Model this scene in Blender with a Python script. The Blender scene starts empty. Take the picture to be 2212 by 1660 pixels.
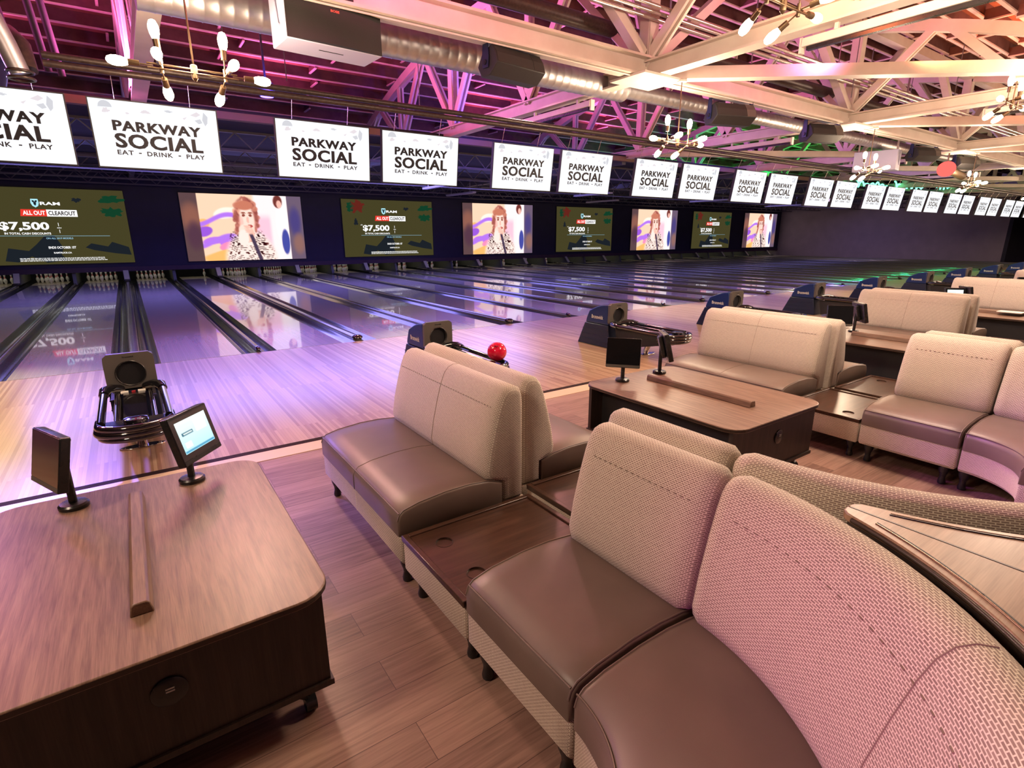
import bpy, bmesh, math, random
from mathutils import Vector, Matrix
random.seed(7)
PI = math.pi
SC = bpy.context.scene
COL = SC.collection

# ---------------------------------------------------------------- camera
CAM = Vector((0.1441, -9.1222, 1.7872))
YAW, PITCH, ROLL, FPX = 0.6097, 0.2718, -0.0017, 1157.09
_f = Vector((math.sin(YAW)*math.cos(PITCH), math.cos(YAW)*math.cos(PITCH), -math.sin(PITCH)))
_r0 = Vector((math.cos(YAW), -math.sin(YAW), 0)); _u0 = _r0.cross(_f)
_r = _r0*math.cos(ROLL)+_u0*math.sin(ROLL); _u = -_r0*math.sin(ROLL)+_u0*math.cos(ROLL)
cd = bpy.data.cameras.new('camera'); cam = bpy.data.objects.new('camera', cd); COL.objects.link(cam)
cd.sensor_fit = 'HORIZONTAL'; cd.sensor_width = 36; cd.lens = FPX/2212*36; cd.clip_start = 0.05; cd.clip_end = 200
M = Matrix((_r, _u, -_f)).transposed().to_4x4(); M.translation = CAM; cam.matrix_world = M
SC.camera = cam

# ---------------------------------------------------------------- world and exposure
W = bpy.data.worlds.new('world'); SC.world = W; W.use_nodes = True
W.node_tree.nodes['Background'].inputs[0].default_value = (0.42, 0.27, 0.5, 1)
W.node_tree.nodes['Background'].inputs[1].default_value = 0.09
vs = SC.view_settings; vs.view_transform = 'Standard'; vs.look = 'None'; vs.exposure = 0.0; vs.gamma = 1.0; vs.use_curve_mapping = False
SC.cycles.max_bounces = 6; SC.cycles.diffuse_bounces = 2; SC.cycles.glossy_bounces = 4; SC.cycles.transmission_bounces = 4
SC.cycles.sample_clamp_indirect = 4; SC.cycles.caustics_reflective = False; SC.cycles.caustics_refractive = False

# ---------------------------------------------------------------- plan numbers
P = 3.2586            # one pair of lanes with its ball return
BAY = 3.70            # one seating bay
LANE, GUT, CAPW, NARW = 1.0668, 0.225, 0.16, 0.065
TX = [0.72, 6.85, 13.1, 19.45, 25.85, 32.25, 38.6, 45.0]    # roof trusses
ZB = 4.0

def ztop(y): return max(6.35-0.026*(y-1.0)**2, 4.5)

# ---------------------------------------------------------------- lamps
def lamp(name, kind, loc, energy, color, target=None, **kw):
    d = bpy.data.lights.new(name, kind); d.energy = energy; d.color = color
    for k, v in kw.items(): setattr(d, k, v)
    o = bpy.data.objects.new(name, d); COL.objects.link(o); o.location = loc
    if target: o.rotation_euler = (Vector(target)-Vector(loc)).to_track_quat('-Z', 'Y').to_euler()
    return o
def spot(name, loc, target, energy, color, deg=70, blend=.8, r=.12):
    return lamp(name, 'SPOT', loc, energy, color, target, spot_size=math.radians(deg), spot_blend=blend, shadow_soft_size=r)
MAG, BLU, PUR, PNK = (1, .15, .58), (.12, .14, 1), (.45, .12, 1), (1, .25, .5)
# LED wash heads clamped in the roof: up onto the deck
for x, e in ((-4, 1800), (.2, 1800), (3.8, 1800), (9.8, 600), (15.8, 400)):
    spot('roof_wash', (x, 2.6, 4.1), (x+.6, 2.0, 6.2), e, MAG, 165, 1, .2)
for x in (-2.5, 3.6, 9.8, 15):
    spot('roof_wash', (x, 6.4, 4.65), (x+.4, 5.4, 6.2), 380, MAG, 165, 1, .15)
for x, e in ((2.2, 420), (8.6, 160)):
    spot('roof_wash', (x, -4.9, 4.25), (x+.5, -1.5, 5.6), e, (1, .12, .35), 160, 1, .2)
for x in (2.45, 7.5, 10.8, 17.5):
    spot('roof_wash_blue', (x, 1.1, 4.05), (x-.2, 4.2, 5.3), 420, (.12, .06, 1), 120, 1, .15)
for x in (5.5, 9.5, 14, 20, 26):
    spot('roof_wash_orange', (x, -5.6, 4.2), (x+1, -6.3, 6), 700, (1, .22, .08), 165, 1, .2)
for x in (21, 27, 33):
    spot('roof_wash_green', (x, 3, 4.3), (x-1, 6, 5.2), 500, (.02, 1, .15), 140, 1, .2)
# violet light from the lane side onto the trusses, and warm from the seating side
for x in (-3, 4, 10, 16, 23):
    spot('truss_wash', (x, 3.0, 3.75), (x+1.5, -2, 5.2), 480, (.55, .3, 1), 100, 1, .2)
# wash onto the floor and the seats
spot('wash_blue', (-1.2, 1.5, 3.9), (-.3, -6.0, .5), 4200, (.24, .16, 1), 34, 1, .15)
spot('wash_pink', (0.8, -0.6, 4.3), (1.7, -5.0, 0), 900, (1, .30, .36), 70, 1, .2)
spot('wash_pink', (6.5, -0.5, 4.3), (5.0, -4.6, 0), 500, (1, .38, .38), 75, 1, .2)
spot('wash_pink', (-2.5, -.5, 4.3), (-1.2, -3.9, 0), 450, (1, .34, .36), 70, 1, .2)
spot('wash_magenta', (-1.9, -9.4, 1.15), (1.75, -8.95, .78), 230, (1, .12, .62), 36, 1, .2)
spot('wash_magenta', (2.2, -5.6, 2.9), (4.85, -8.45, .33), 420, (.62, .14, 1), 22, 1, .2)
for x in (-3.5, 1.2, 3.0, 6.6, 9.5, 13, 17, 21): spot('reflection_fill_violet', (x, 2.2, 4.0), (x, .6, 0), 700, (.28, .18, 1), 75, 1, .15)  # added spots imitating the purple reflected between the displays
for x in (-1.9, 4.6, 11.2, 17.8): spot('reflection_fill_yellow', (x, 2.0, 4.0), (x, -1.2, 0), 1700, (1, .92, .42), 52, 1, .15)  # added spots imitating the advert displays' yellow reflection on the floor
for x in (24, 29, 34): spot('wash_green', (x, 2.5, 4.1), (x, -.4, 0), 900, (.02, 1, .35), 85, 1, .2)
spot('wall_wash', (38, 10, 4.0), (47, 10, 1.4), 1000, (.85, .62, .9), 120, 1, .3)
# lamps over the pin decks, behind the masking units
lamp('pin_deck_lamp', 'AREA', (20, 18.0, 1.15), 110, (1, .95, .75), (20, 18.9, 0), shape='RECTANGLE', size=56, size_y=.15)
for x in range(0, 45, 6):  # unseen violet area lights added to brighten the lanes
    lamp('lane_fill', 'AREA', (x, 10, 3.95), (680 if x < 13 else 120), (.30, .26, 1), (x, 9, 0), shape='RECTANGLE', size=6, size_y=5)
# the chandelier rows light the seating (a lamp per fitting, bar the leftmost rear one)
CH = [0.86+6.38*k for k in range(7)]
for x in CH:
    lamp('chandelier_and_fill_glow', 'POINT', (x, -3.35, 3.2), 240, (1, .72, .50), shadow_soft_size=.3)
for x in (-1.9, 4.95, 11.2, 17.6, 23.9):  # leftmost has no fitting: added to light the seat fronts
    lamp('chandelier_and_fill_glow', 'POINT', (x, -7.2, 3.5), 470 if x > 0 else 330, (1, .74, .56), shadow_soft_size=.35)

# ---------------------------------------------------------------- materials
def nmat(name):
    m = bpy.data.materials.new(name); m.use_nodes = True
    nt = m.node_tree; return m, nt, nt.nodes['Principled BSDF']
def mat(name, c, rough=.5, metal=0., emit=None, es=1., spec=None, coat=0.):
    m, nt, b = nmat(name)
    b.inputs['Base Color'].default_value = (*c, 1); b.inputs['Roughness'].default_value = rough; b.inputs['Metallic'].default_value = metal
    if emit: b.inputs['Emission Color'].default_value = (*emit, 1); b.inputs['Emission Strength'].default_value = es
    if spec is not None: b.inputs['Specular IOR Level'].default_value = spec
    if coat: b.inputs['Coat Weight'].default_value = coat; b.inputs['Coat Roughness'].default_value = .08
    # slight procedural unevenness of the surface
    n = nt.nodes.new('ShaderNodeTexNoise'); n.inputs['Scale'].default_value = 14; n.inputs['Detail'].default_value = 3
    tc = nt.nodes.new('ShaderNodeTexCoord'); nt.links.new(tc.outputs['Object'], n.inputs['Vector'])
    r = nt.nodes.new('ShaderNodeMapRange'); r.inputs[3].default_value = max(rough-.06, .02); r.inputs[4].default_value = min(rough+.06, 1)
    nt.links.new(n.outputs[0], r.inputs[0]); nt.links.new(r.outputs[0], b.inputs['Roughness'])
    return m
def node(nt, t, **kw):
    n = nt.nodes.new(t)
    for k, v in kw.items():
        if k.startswith('i_'): n.inputs[k[2:].replace('_', ' ')].default_value = v
        else: setattr(n, k, v)
    return n
def ramp(nt, fac, stops):
    r = nt.nodes.new('ShaderNodeValToRGB'); cr = r.color_ramp
    while len(cr.elements) < len(stops): cr.elements.new(.5)
    for e, (p, c) in zip(cr.elements, stops): e.position = p; e.color = (*c, 1)
    nt.links.new(fac, r.inputs[0]); return r
def wood(name, c0, c1, axis, rough=.35, scale=1., coat=0., vec='Object'):
    m, nt, b = nmat(name); L = nt.links.new
    tc = node(nt, 'ShaderNodeTexCoord'); mp = node(nt, 'ShaderNodeMapping')
    s = [9*scale, 9*scale, 9*scale]; s[axis] = .7*scale; mp.inputs['Scale'].default_value = s
    L(tc.outputs[vec], mp.inputs[0])
    n1 = node(nt, 'ShaderNodeTexNoise', i_Scale=3., i_Detail=5., i_Distortion=.6); L(mp.outputs[0], n1.inputs['Vector'])
    mp2 = node(nt, 'ShaderNodeMapping'); s2 = [110*scale]*3; s2[axis] = 3*scale; mp2.inputs['Scale'].default_value = s2; L(tc.outputs[vec], mp2.inputs[0])
    n2 = node(nt, 'ShaderNodeTexNoise', i_Scale=2., i_Detail=3.); L(mp2.outputs[0], n2.inputs['Vector'])
    mx = node(nt, 'ShaderNodeMix', data_type='FLOAT'); mx.inputs[0].default_value = .4; L(n1.outputs[0], mx.inputs[2]); L(n2.outputs[0], mx.inputs[3])
    r = ramp(nt, mx.outputs[0], [(.34, c0), (.5, [(a+b_)/2 for a, b_ in zip(c0, c1)]), (.64, c1)])
    L(r.outputs[0], b.inputs['Base Color']); b.inputs['Roughness'].default_value = rough
    if coat: b.inputs['Coat Weight'].default_value = coat; b.inputs['Coat Roughness'].default_value = .12
    return m
def boards(name, c0, c1, width, length, rough, along='Y', coat=0., dark=.5, grain=.5, spec=.5, crough=.05):
    """boards along Y (or X): brick texture gives each board its tint, noise the grain"""
    m, nt, b = nmat(name); L = nt.links.new
    tc = node(nt, 'ShaderNodeTexCoord'); mp = node(nt, 'ShaderNodeMapping')
    if along == 'Y': mp.inputs['Rotation'].default_value = (0, 0, PI/2)
    L(tc.outputs['Object'], mp.inputs[0])
    br = node(nt, 'ShaderNodeTexBrick', i_Scale=10., i_Mortar_Size=.014 if width > .1 else .006, i_Mortar_Smooth=.2, i_Bias=0., i_Brick_Width=length*10, i_Row_Height=width*10)
    br.offset = .37; br.offset_frequency = 2
    br.inputs['Color1'].default_value = (0, 0, 0, 1); br.inputs['Color2'].default_value = (1, 1, 1, 1); br.inputs['Mortar'].default_value = (.35, .35, .35, 1)
    L(mp.outputs[0], br.inputs['Vector'])
    mp2 = node(nt, 'ShaderNodeMapping'); mp2.inputs['Scale'].default_value = (1.4, 26, 26); L(mp.outputs[0], mp2.inputs[0])
    add = node(nt, 'ShaderNodeVectorMath', operation='ADD'); L(mp2.outputs[0], add.inputs[0])
    sc = node(nt, 'ShaderNodeVectorMath', operation='SCALE'); sc.inputs['Scale'].default_value = 7.; L(br.outputs['Color'], sc.inputs[0]); L(sc.outputs[0], add.inputs[1])
    n = node(nt, 'ShaderNodeTexNoise', i_Scale=2.2, i_Detail=6., i_Distortion=.8); L(add.outputs[0], n.inputs['Vector'])
    mx = node(nt, 'ShaderNodeMix', data_type='FLOAT'); mx.inputs[0].default_value = grain
    bw = node(nt, 'ShaderNodeRGBToBW'); L(br.outputs['Color'], bw.inputs[0]); L(bw.outputs[0], mx.inputs[2]); L(n.outputs[0], mx.inputs[3])
    r = ramp(nt, mx.outputs[0], [(.22, c0), (.78, c1)])
    mm = node(nt, 'ShaderNodeMix', data_type='RGBA'); L(br.outputs['Fac'], mm.inputs[0]); L(r.outputs[0], mm.inputs[6]); mm.inputs[7].default_value = (*[c*dark for c in c0], 1)
    L(mm.outputs[2], b.inputs['Base Color']); b.inputs['Roughness'].default_value = rough; b.inputs['Specular IOR Level'].default_value = spec
    if coat: b.inputs['Coat Weight'].default_value = coat; b.inputs['Coat Roughness'].default_value = crough
    return m
def fabric():
    m, nt, b = nmat('honeycomb_fabric'); L = nt.links.new
    uv = node(nt, 'ShaderNodeUVMap'); uv.uv_map = 'UVMap'
    br = node(nt, 'ShaderNodeTexBrick', i_Scale=100., i_Mortar_Size=.15, i_Mortar_Smooth=.35, i_Bias=-.1, i_Brick_Width=1.55, i_Row_Height=.72)
    br.offset = .5
    br.inputs['Color1'].default_value = (.29, .215, .175, 1); br.inputs['Color2'].default_value = (.40, .31, .25, 1); br.inputs['Mortar'].default_value = (.84, .77, .64, 1)
    L(uv.outputs[0], br.inputs['Vector'])
    L(br.outputs['Color'], b.inputs['Base Color']); b.inputs['Roughness'].default_value = .85; b.inputs['Specular IOR Level'].default_value = .2
    b.inputs['Sheen Weight'].default_value = .15
    bp = node(nt, 'ShaderNodeBump', i_Strength=.25, i_Distance=.002); L(br.outputs['Fac'], bp.inputs['Height']); L(bp.outputs[0], b.inputs['Normal'])
    return m
def leather(name, c):
    m, nt, b = nmat(name); L = nt.links.new
    tc = node(nt, 'ShaderNodeTexCoord'); v = node(nt, 'ShaderNodeTexVoronoi', i_Scale=260.); L(tc.outputs['Object'], v.inputs['Vector'])
    n = node(nt, 'ShaderNodeTexNoise', i_Scale=3., i_Detail=4.); L(tc.outputs['Object'], n.inputs['Vector'])
    r = ramp(nt, n.outputs[0], [(.3, [x*.86 for x in c]), (.7, [x*1.12 for x in c])]); L(r.outputs[0], b.inputs['Base Color'])
    bp = node(nt, 'ShaderNodeBump', i_Strength=.12, i_Distance=.001); L(v.outputs[0], bp.inputs['Height']); L(bp.outputs[0], b.inputs['Normal'])
    b.inputs['Roughness'].default_value = .42
    return m
def emis(name, c, s):
    m = bpy.data.materials.new(name); m.use_nodes = True; nt = m.node_tree; nt.nodes.clear()
    e = node(nt, 'ShaderNodeEmission'); e.inputs[0].default_value = (*c, 1); e.inputs[1].default_value = s
    o = node(nt, 'ShaderNodeOutputMaterial'); nt.links.new(e.outputs[0], o.inputs[0]); return m
def picture(name, s):
    m = emis(name, (1, 1, 1), s); nt = m.node_tree; e = [n for n in nt.nodes if n.type == 'EMISSION'][0]
    a = node(nt, 'ShaderNodeVertexColor'); a.layer_name = 'picture'; nt.links.new(a.outputs[0], e.inputs[0]); return m
def noisy(name, c0, c1, scale, rough=.6, metal=0., bump=0.):
    m, nt, b = nmat(name); L = nt.links.new
    tc = node(nt, 'ShaderNodeTexCoord'); n = node(nt, 'ShaderNodeTexNoise', i_Scale=scale, i_Detail=6.); L(tc.outputs['Object'], n.inputs['Vector'])
    r = ramp(nt, n.outputs[0], [(.3, c0), (.7, c1)]); L(r.outputs[0], b.inputs['Base Color'])
    b.inputs['Roughness'].default_value = rough; b.inputs['Metallic'].default_value = metal
    if bump:
        bp = node(nt, 'ShaderNodeBump', i_Strength=bump, i_Distance=.01); L(n.outputs[0], bp.inputs['Height']); L(bp.outputs[0], b.inputs['Normal'])
    return m

FAB = fabric()
LEA = leather('taupe_leather', (.165, .123, .098))
TABLE = wood('table_laminate', (.115, .064, .043), (.26, .165, .112), 1, .40, 1.7)
CABIN = wood('shaded_cabinet_laminate', (.017, .011, .009), (.042, .028, .021), 2, .5, 1.)  # darkened: shade on faces turned from the light is put into the colour
EDGE = mat('dark_edge_band', (.03, .018, .013), .35)
WENGE = wood('box_laminate', (.030, .014, .009), (.075, .037, .023), 0, .28, 1.2)
WEDGE = wood('wedge_laminate', (.20, .115, .07), (.33, .20, .125), 0, .33, 1.2)
BRONZE = mat('bronze_rail', (.22, .14, .10), .25, .7)
STITCH = mat('stitching', (.26, .19, .15), .8)
FLOOR = boards('vinyl_plank', (.115, .062, .047), (.42, .27, .205), .185, 1.22, .42, 'X', 0, .72, .74)
APPR = boards('approach_maple', (.35, .20, .115), (.56, .385, .25), .027, 2.4, .3, 'Y', .45, .7, .3, .5, .16)
LANEM = boards('lane_maple', (.46, .40, .40), (.54, .47, .46), .027, 30, .2, 'Y', .8, .85, .3, .5, .03)
DECK = mat('pin_deck_maple', (.55, .47, .33), .2)
CREAM = mat('cream_threshold', (.72, .52, .36), .4)
BLACKT = mat('dark_threshold', (.03, .017, .015), .8, spec=.1)
GUTM = mat('gutter_plastic', (.05, .05, .045), .16, 0, coat=.6)
CAPM = mat('olive_lit_capping', (.13, .125, .075), .2, 0, coat=.5)  # olive in the base colour stands in for reflected light
BLK = mat('black_plastic', (.012, .012, .013), .28)
BLKG = mat('gloss_black', (.008, .007, .009), .07, coat=1.)
BLKM = mat('matte_black', (.013, .012, .013), .65)
GRILL = noisy('speaker_grille', (.012, .010, .009), (.022, .018, .016), 400, .75)
BLUE = mat('blue_plastic', (.003, .020, .11), .33)
BLUED = mat('dark_blue_plastic', (.003, .009, .038), .42)
GREYP = mat('grey_plastic', (.085, .078, .068), .5)
CHROME = mat('chrome', (.75, .73, .72), .12, 1.)
STEEL = noisy('cream_painted_steel', (.62, .53, .44), (.72, .63, .53), 3, .45)
STEELP = mat('blue_lit_speaker_paint', (.56, .54, .70), .5)  # white paint tinted lavender to imitate blue light on the cabinet
DUCT = noisy('galvanised_duct', (.36, .35, .36), (.48, .46, .46), 7, .42, .8)
PIPEB = noisy('black_iron_pipe', (.028, .018, .015), (.06, .038, .028), 30, .4, .3)
CONDUIT = mat('steel_conduit', (.7, .65, .58), .25, .9)
BRASS = mat('aged_brass', (.13, .085, .05), .35, .9)
ROOF = noisy('roof_plywood', (.20, .085, .05), (.36, .17, .10), 2.5, .8, 0, .3)
JOIST = noisy('roof_joist_web', (.09, .035, .03), (.14, .06, .05), 5, .8)
LIT_FLANGE = noisy('lit_joist_flange', (.66, .52, .47), (.78, .62, .55), 5, .7)  # pale flange lightened further so the joist undersides look lit
NAVY = noisy('navy_masking_wall', (.010, .008, .030), (.014, .011, .040), 2, .6)
WALLP = noisy('violet_wall', (.19, .15, .16), (.22, .175, .185), 1.5, .7)
DARK = noisy('dark_paint', (.010, .008, .014), (.016, .013, .022), 3, .8)
DARKS = mat('dark_painted_steel', (.09, .08, .09), .5)
BROWN = mat('brown_header', (.16, .09, .055), .6)
PLUM = mat('pit_curtain', (.004, .004, .006), .8)
KICK = mat('grey_kickback', (.11, .115, .095), .5)
KICKW = mat('pale_capping_hood', (.62, .60, .42), .4)
PINW = mat('pin_white', (.75, .72, .70), .25)
PINR = mat('pin_red', (.5, .02, .03), .3)
REDB = noisy('red_ball', (.55, .004, .03), (.75, .02, .07), 9, .08)
BULB = emis('warm_bulb', (1, .78, .48), 40)
WHITE = emis('white_screen', (.93, .95, 1), 1.15)
LETTER = mat('black_lettering', (.006, .006, .012), .6)
PALEB = emis('pale_grey_figure', (.78, .78, .83), .9)
PALER = emis('pale_pink_figure', (.90, .82, .86), .95)
OLIVE = emis('olive_display', (.062, .054, .019), 1.)
OLIVED = emis('olive_shape', (.012, .016, .022), 1.)
OLIVEG = emis('green_shape', (.006, .05, .022), 1.)
OLIVER = emis('red_shape', (.13, .018, .012), 1.)
LITW = emis('white_lettering', (1, 1, 1), 1.1)
LITR = emis('red_banner', (.85, .045, .03), 1.)
LITC = emis('pale_blue_badge', (.45, .85, .95), 1.)
LINE = emis('blue_rule', (.3, .55, .7), 1.)
DKTX = emis('dark_lettering', (.03, .02, .02), 1.)
VIDEO = picture('video_picture', 1.15)
OFFSCR = mat('dark_glass', (.01, .01, .012), .04, coat=1.)
LIT = picture('menu_picture', 1.25)
NEON = emis('green_neon', (.1, 1, .45), 6)
REDL = emis('red_lamp', (1, .12, .1), 1.6)
PARB = emis('blue_lamp_lens', (.12, .08, 1), 9)
INK = mat('pale_print', (.55, .55, .52), .5)
PAPER = mat('white_card', (.8, .78, .72), .6)
REDP = mat('red_print', (.6, .03, .04), .5)

# ---------------------------------------------------------------- mesh building
class MB:
    def __init__(s): s.v = []; s.f = []; s.uv = {}; s.mi = {}
    def add(s, vs, fs, uvs=None, mi=0):
        o = len(s.v); s.v += [tuple(v) for v in vs]
        for i, f in enumerate(fs):
            if mi: s.mi[len(s.f)] = mi
            if uvs: s.uv[len(s.f)] = uvs[i]
            s.f.append(tuple(o+k for k in f))
        return s
    def box(s, a, b, M=None, mi=0):
        x0, y0, z0 = a; x1, y1, z1 = b
        vs = [Vector(p) for p in ((x0,y0,z0),(x1,y0,z0),(x1,y1,z0),(x0,y1,z0),(x0,y0,z1),(x1,y0,z1),(x1,y1,z1),(x0,y1,z1))]
        if M: vs = [M @ v for v in vs]
        return s.add(vs, [(0,3,2,1),(4,5,6,7),(0,1,5,4),(1,2,6,5),(2,3,7,6),(3,0,4,7)], mi=mi)
    def prism(s, poly, a, b, axis=0, M=None, mi=0):
        """poly in the two other axes (cyclic order), extruded a..b along axis"""
        n = len(poly); mk = {0: lambda p, t: (t, p[0], p[1]), 1: lambda p, t: (p[0], t, p[1]), 2: lambda p, t: (p[0], p[1], t)}[axis]
        vs = [Vector(mk(p, a)) for p in poly]+[Vector(mk(p, b)) for p in poly]
        if M: vs = [M @ v for v in vs]
        fs = [tuple(range(n)), tuple(range(2*n-1, n-1, -1))]+[(i, i+n, (i+1) % n+n, (i+1) % n) for i in range(n)]
        return s.add(vs, fs, mi=mi)
    def bar(s, p, q, w, h=None, up=(0, 0, 1), mi=0):
        """square bar between two points"""
        h = h or w; p = Vector(p); q = Vector(q); d = (q-p).normalized(); up = Vector(up)
        if abs(d.dot(up)) > .98: up = Vector((0, 1, 0)) if abs(d.y) < .9 else Vector((1, 0, 0))
        x = d.cross(up).normalized(); y = x.cross(d)
        vs = [o+x*a*w/2+y*b*h/2 for o in (p, q) for a, b in ((-1,-1),(1,-1),(1,1),(-1,1))]
        return s.add(vs, [(3,2,1,0),(4,5,6,7),(0,1,5,4),(1,2,6,5),(2,3,7,6),(3,0,4,7)], mi=mi)
    def angle(s, p, q, w, t, up=(0, 0, 1), gap=None):
        """double-angle web member: two thin bars with a dark slot between"""
        p = Vector(p); q = Vector(q); d = (q-p).normalized(); a = Vector((1, 0, 0))
        if abs(d.dot(a)) > .9: a = Vector((0, 1, 0))
        for sg in (-1, 1):
            o = a*sg*(w*.5-t*.5); s.bar(p+o, q+o, t, w*.9, up=a.cross(d))
        return s
    def tube(s, pts, r, n=10, caps=True, closed=False, mi=0):
        pts = [Vector(p) for p in pts]; m = len(pts); rs = r if isinstance(r, (list, tuple)) else [r]*m
        vs = []; ref = None
        for i, p in enumerate(pts):
            d = (pts[(i+1) % m]-pts[i-1]) if closed else (pts[min(i+1, m-1)]-pts[max(i-1, 0)])
            d.normalize()
            if ref is None:
                ref = Vector((0, 0, 1)) if abs(d.z) < .9 else Vector((1, 0, 0))
            x = d.cross(ref).normalized(); y = x.cross(d).normalized(); ref = y if y.length > 0 else ref
            for k in range(n):
                a = 2*PI*k/n; vs.append(p+(x*math.cos(a)+y*math.sin(a))*rs[i])
        fs = []
        for i in range(m if closed else m-1):
            j = (i+1) % m
            fs += [(i*n+k, i*n+(k+1) % n, j*n+(k+1) % n, j*n+k) for k in range(n)]
        if caps and not closed: fs += [tuple(range(n-1, -1, -1)), tuple((m-1)*n+k for k in range(n))]
        return s.add(vs, fs, mi=mi)
    def cyl(s, p, q, r, n=16, mi=0): return s.tube([p, q], r, n, mi=mi)
    def lathe(s, prof, c=(0, 0, 0), n=20, M=None, mi=0, mis=None, caps=True):
        vs = []; fs = []; c = Vector(c)
        for r, z in prof:
            for k in range(n):
                a = 2*PI*k/n; v = Vector((r*math.cos(a), r*math.sin(a), z)); vs.append((M @ v if M else v)+c)
        o = len(s.f)
        for i in range(len(prof)-1): fs += [(i*n+k, i*n+(k+1) % n, (i+1)*n+(k+1) % n, (i+1)*n+k) for k in range(n)]
        if caps: fs += [tuple(range(n-1, -1, -1)), tuple((len(prof)-1)*n+k for k in range(n))]
        s.add(vs, fs, mi=mi)
        if mis:
            for i in range(len(prof)-1):
                if mis[i]:
                    for k in range(n): s.mi[o+i*n+k] = mis[i]
        return s
    def sweep(s, prof, frames, closed_caps=True):
        """prof: closed loop of (d, z); frames: list of functions (d,z)->xyz with arc length; real-size UVs"""
        n = len(prof); m = len(frames); vs = []; fs = []; uv = []
        per = [0]
        for i in range(n): per.append(per[-1]+math.hypot(prof[(i+1) % n][0]-prof[i][0], prof[(i+1) % n][1]-prof[i][1]))
        for fr, u in frames: vs += [fr(d, z) for d, z in prof]
        for j in range(m-1):
            u0, u1 = frames[j][1], frames[j+1][1]
            for i in range(n):
                k = (i+1) % n
                fs.append((j*n+i, (j+1)*n+i, (j+1)*n+k, j*n+k)); uv.append([(u0, per[i]), (u1, per[i]), (u1, per[i+1]), (u0, per[i+1])])
        if closed_caps:
            fs.append(tuple(range(n))); uv.append([prof[i] for i in range(n)])
            fs.append(tuple((m-1)*n+i for i in range(n-1, -1, -1))); uv.append([prof[i] for i in range(n-1, -1, -1)])
        return s.add(vs, fs, uv)
    def build(s, name, mats, parent=None, smooth=None, bevel=0, seg=2, uv=False, loc=None, label=None):
        me = bpy.data.meshes.new(name); me.from_pydata(s.v, [], s.f)
        bm = bmesh.new(); bm.from_mesh(me); bmesh.ops.recalc_face_normals(bm, faces=bm.faces); bm.to_mesh(me); bm.free()
        for m in (mats if isinstance(mats, (list, tuple)) else [mats]): me.materials.append(m)
        if s.mi:
            for i, k in s.mi.items():
                if i < len(me.polygons): me.polygons[i].material_index = k
        if uv or s.uv:
            ul = me.uv_layers.new(name='UVMap')
            for p in me.polygons:
                given = s.uv.get(p.index); loopv = {}
                if given:
                    for vi, t in zip(s.f[p.index], given): loopv[vi] = t
                ax = max(range(3), key=lambda a: abs(p.normal[a])); oth = [a for a in range(3) if a != ax]
                for li in p.loop_indices:
                    vi = me.loops[li].vertex_index; co = me.vertices[vi].co
                    ul.data[li].uv = loopv.get(vi, (co[oth[0]], co[oth[1]]))
        if smooth is not None:
            me.shade_smooth(); me.set_sharp_from_angle(angle=math.radians(smooth))
        o = bpy.data.objects.new(name, me); COL.objects.link(o)
        if parent: o.parent = parent
        if loc: o.location = loc
        if label: o['label'] = label
        if bevel:
            b = o.modifiers.new('bevel', 'BEVEL'); b.width = bevel; b.segments = seg; b.limit_method = 'ANGLE'; b.angle_limit = math.radians(40)
            if smooth is None: me.shade_smooth(); me.set_sharp_from_angle(angle=math.radians(35))
        return o
def thing(name, label, cat, loc=(0, 0, 0), group=None, rz=0):
    o = bpy.data.objects.new(name, None); o.empty_display_size = .1; COL.objects.link(o)
    o.location = loc; o.rotation_euler = (0, 0, rz); return tag(o, label, cat, group)
def tag(o, label, cat, group=None):
    o['label'] = label; o['category'] = cat
    if group: o['group'] = group
    return o
def struct(o): o['kind'] = 'structure'; return o
def dup(root, loc=None, label=None, rz=None, group=None):
    r = root.copy(); COL.objects.link(r)
    if loc is not None: r.location = loc
    if rz is not None: r.rotation_euler = (0, 0, rz)
    if label: r['label'] = label
    if group: r['group'] = group
    def kids(a, b):
        for ch in a.children[:]:
            c = ch.copy(); COL.objects.link(c); c.parent = b; kids(ch, c)
    kids(root, r)
    return r
def text_mesh(txt, w, h, depth=.0, spacing=1., bold=.028):
    """lettering as a mesh fitted to w x h, centred, in the local XY plane"""
    cu = bpy.data.curves.new('lettering', 'FONT'); cu.body = txt; cu.align_x = 'CENTER'; cu.align_y = 'CENTER'; cu.space_character = spacing; cu.extrude = 0
    cu.resolution_u = 3; cu.offset = bold
    o = bpy.data.objects.new('lettering', cu); COL.objects.link(o)
    dg = bpy.context.evaluated_depsgraph_get(); me = bpy.data.meshes.new_from_object(o.evaluated_get(dg))
    bpy.data.objects.remove(o); bpy.data.curves.remove(cu)
    xs = [v.co.x for v in me.vertices]; ys = [v.co.y for v in me.vertices]
    cx, cy = (min(xs)+max(xs))/2, (min(ys)+max(ys))/2; sx = w/(max(xs)-min(xs)); sy = h/(max(ys)-min(ys))
    for v in me.vertices: v.co = ((v.co.x-cx)*sx, (v.co.y-cy)*sy, 0)
    return me
def lettering(me, m, parent, mtx, name='lettering', bold=0):
    me = me.copy(); me.materials.clear(); me.materials.append(m)
    o = bpy.data.objects.new(name, me); COL.objects.link(o); o.parent = parent; o.matrix_local = mtx; return o
def face_mtx(c, right, up):
    r = Vector(right).normalized(); u = Vector(up).normalized(); n = r.cross(u)
    M = Matrix((r, u, n)).transposed().to_4x4(); M.translation = Vector(c); return M
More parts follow.
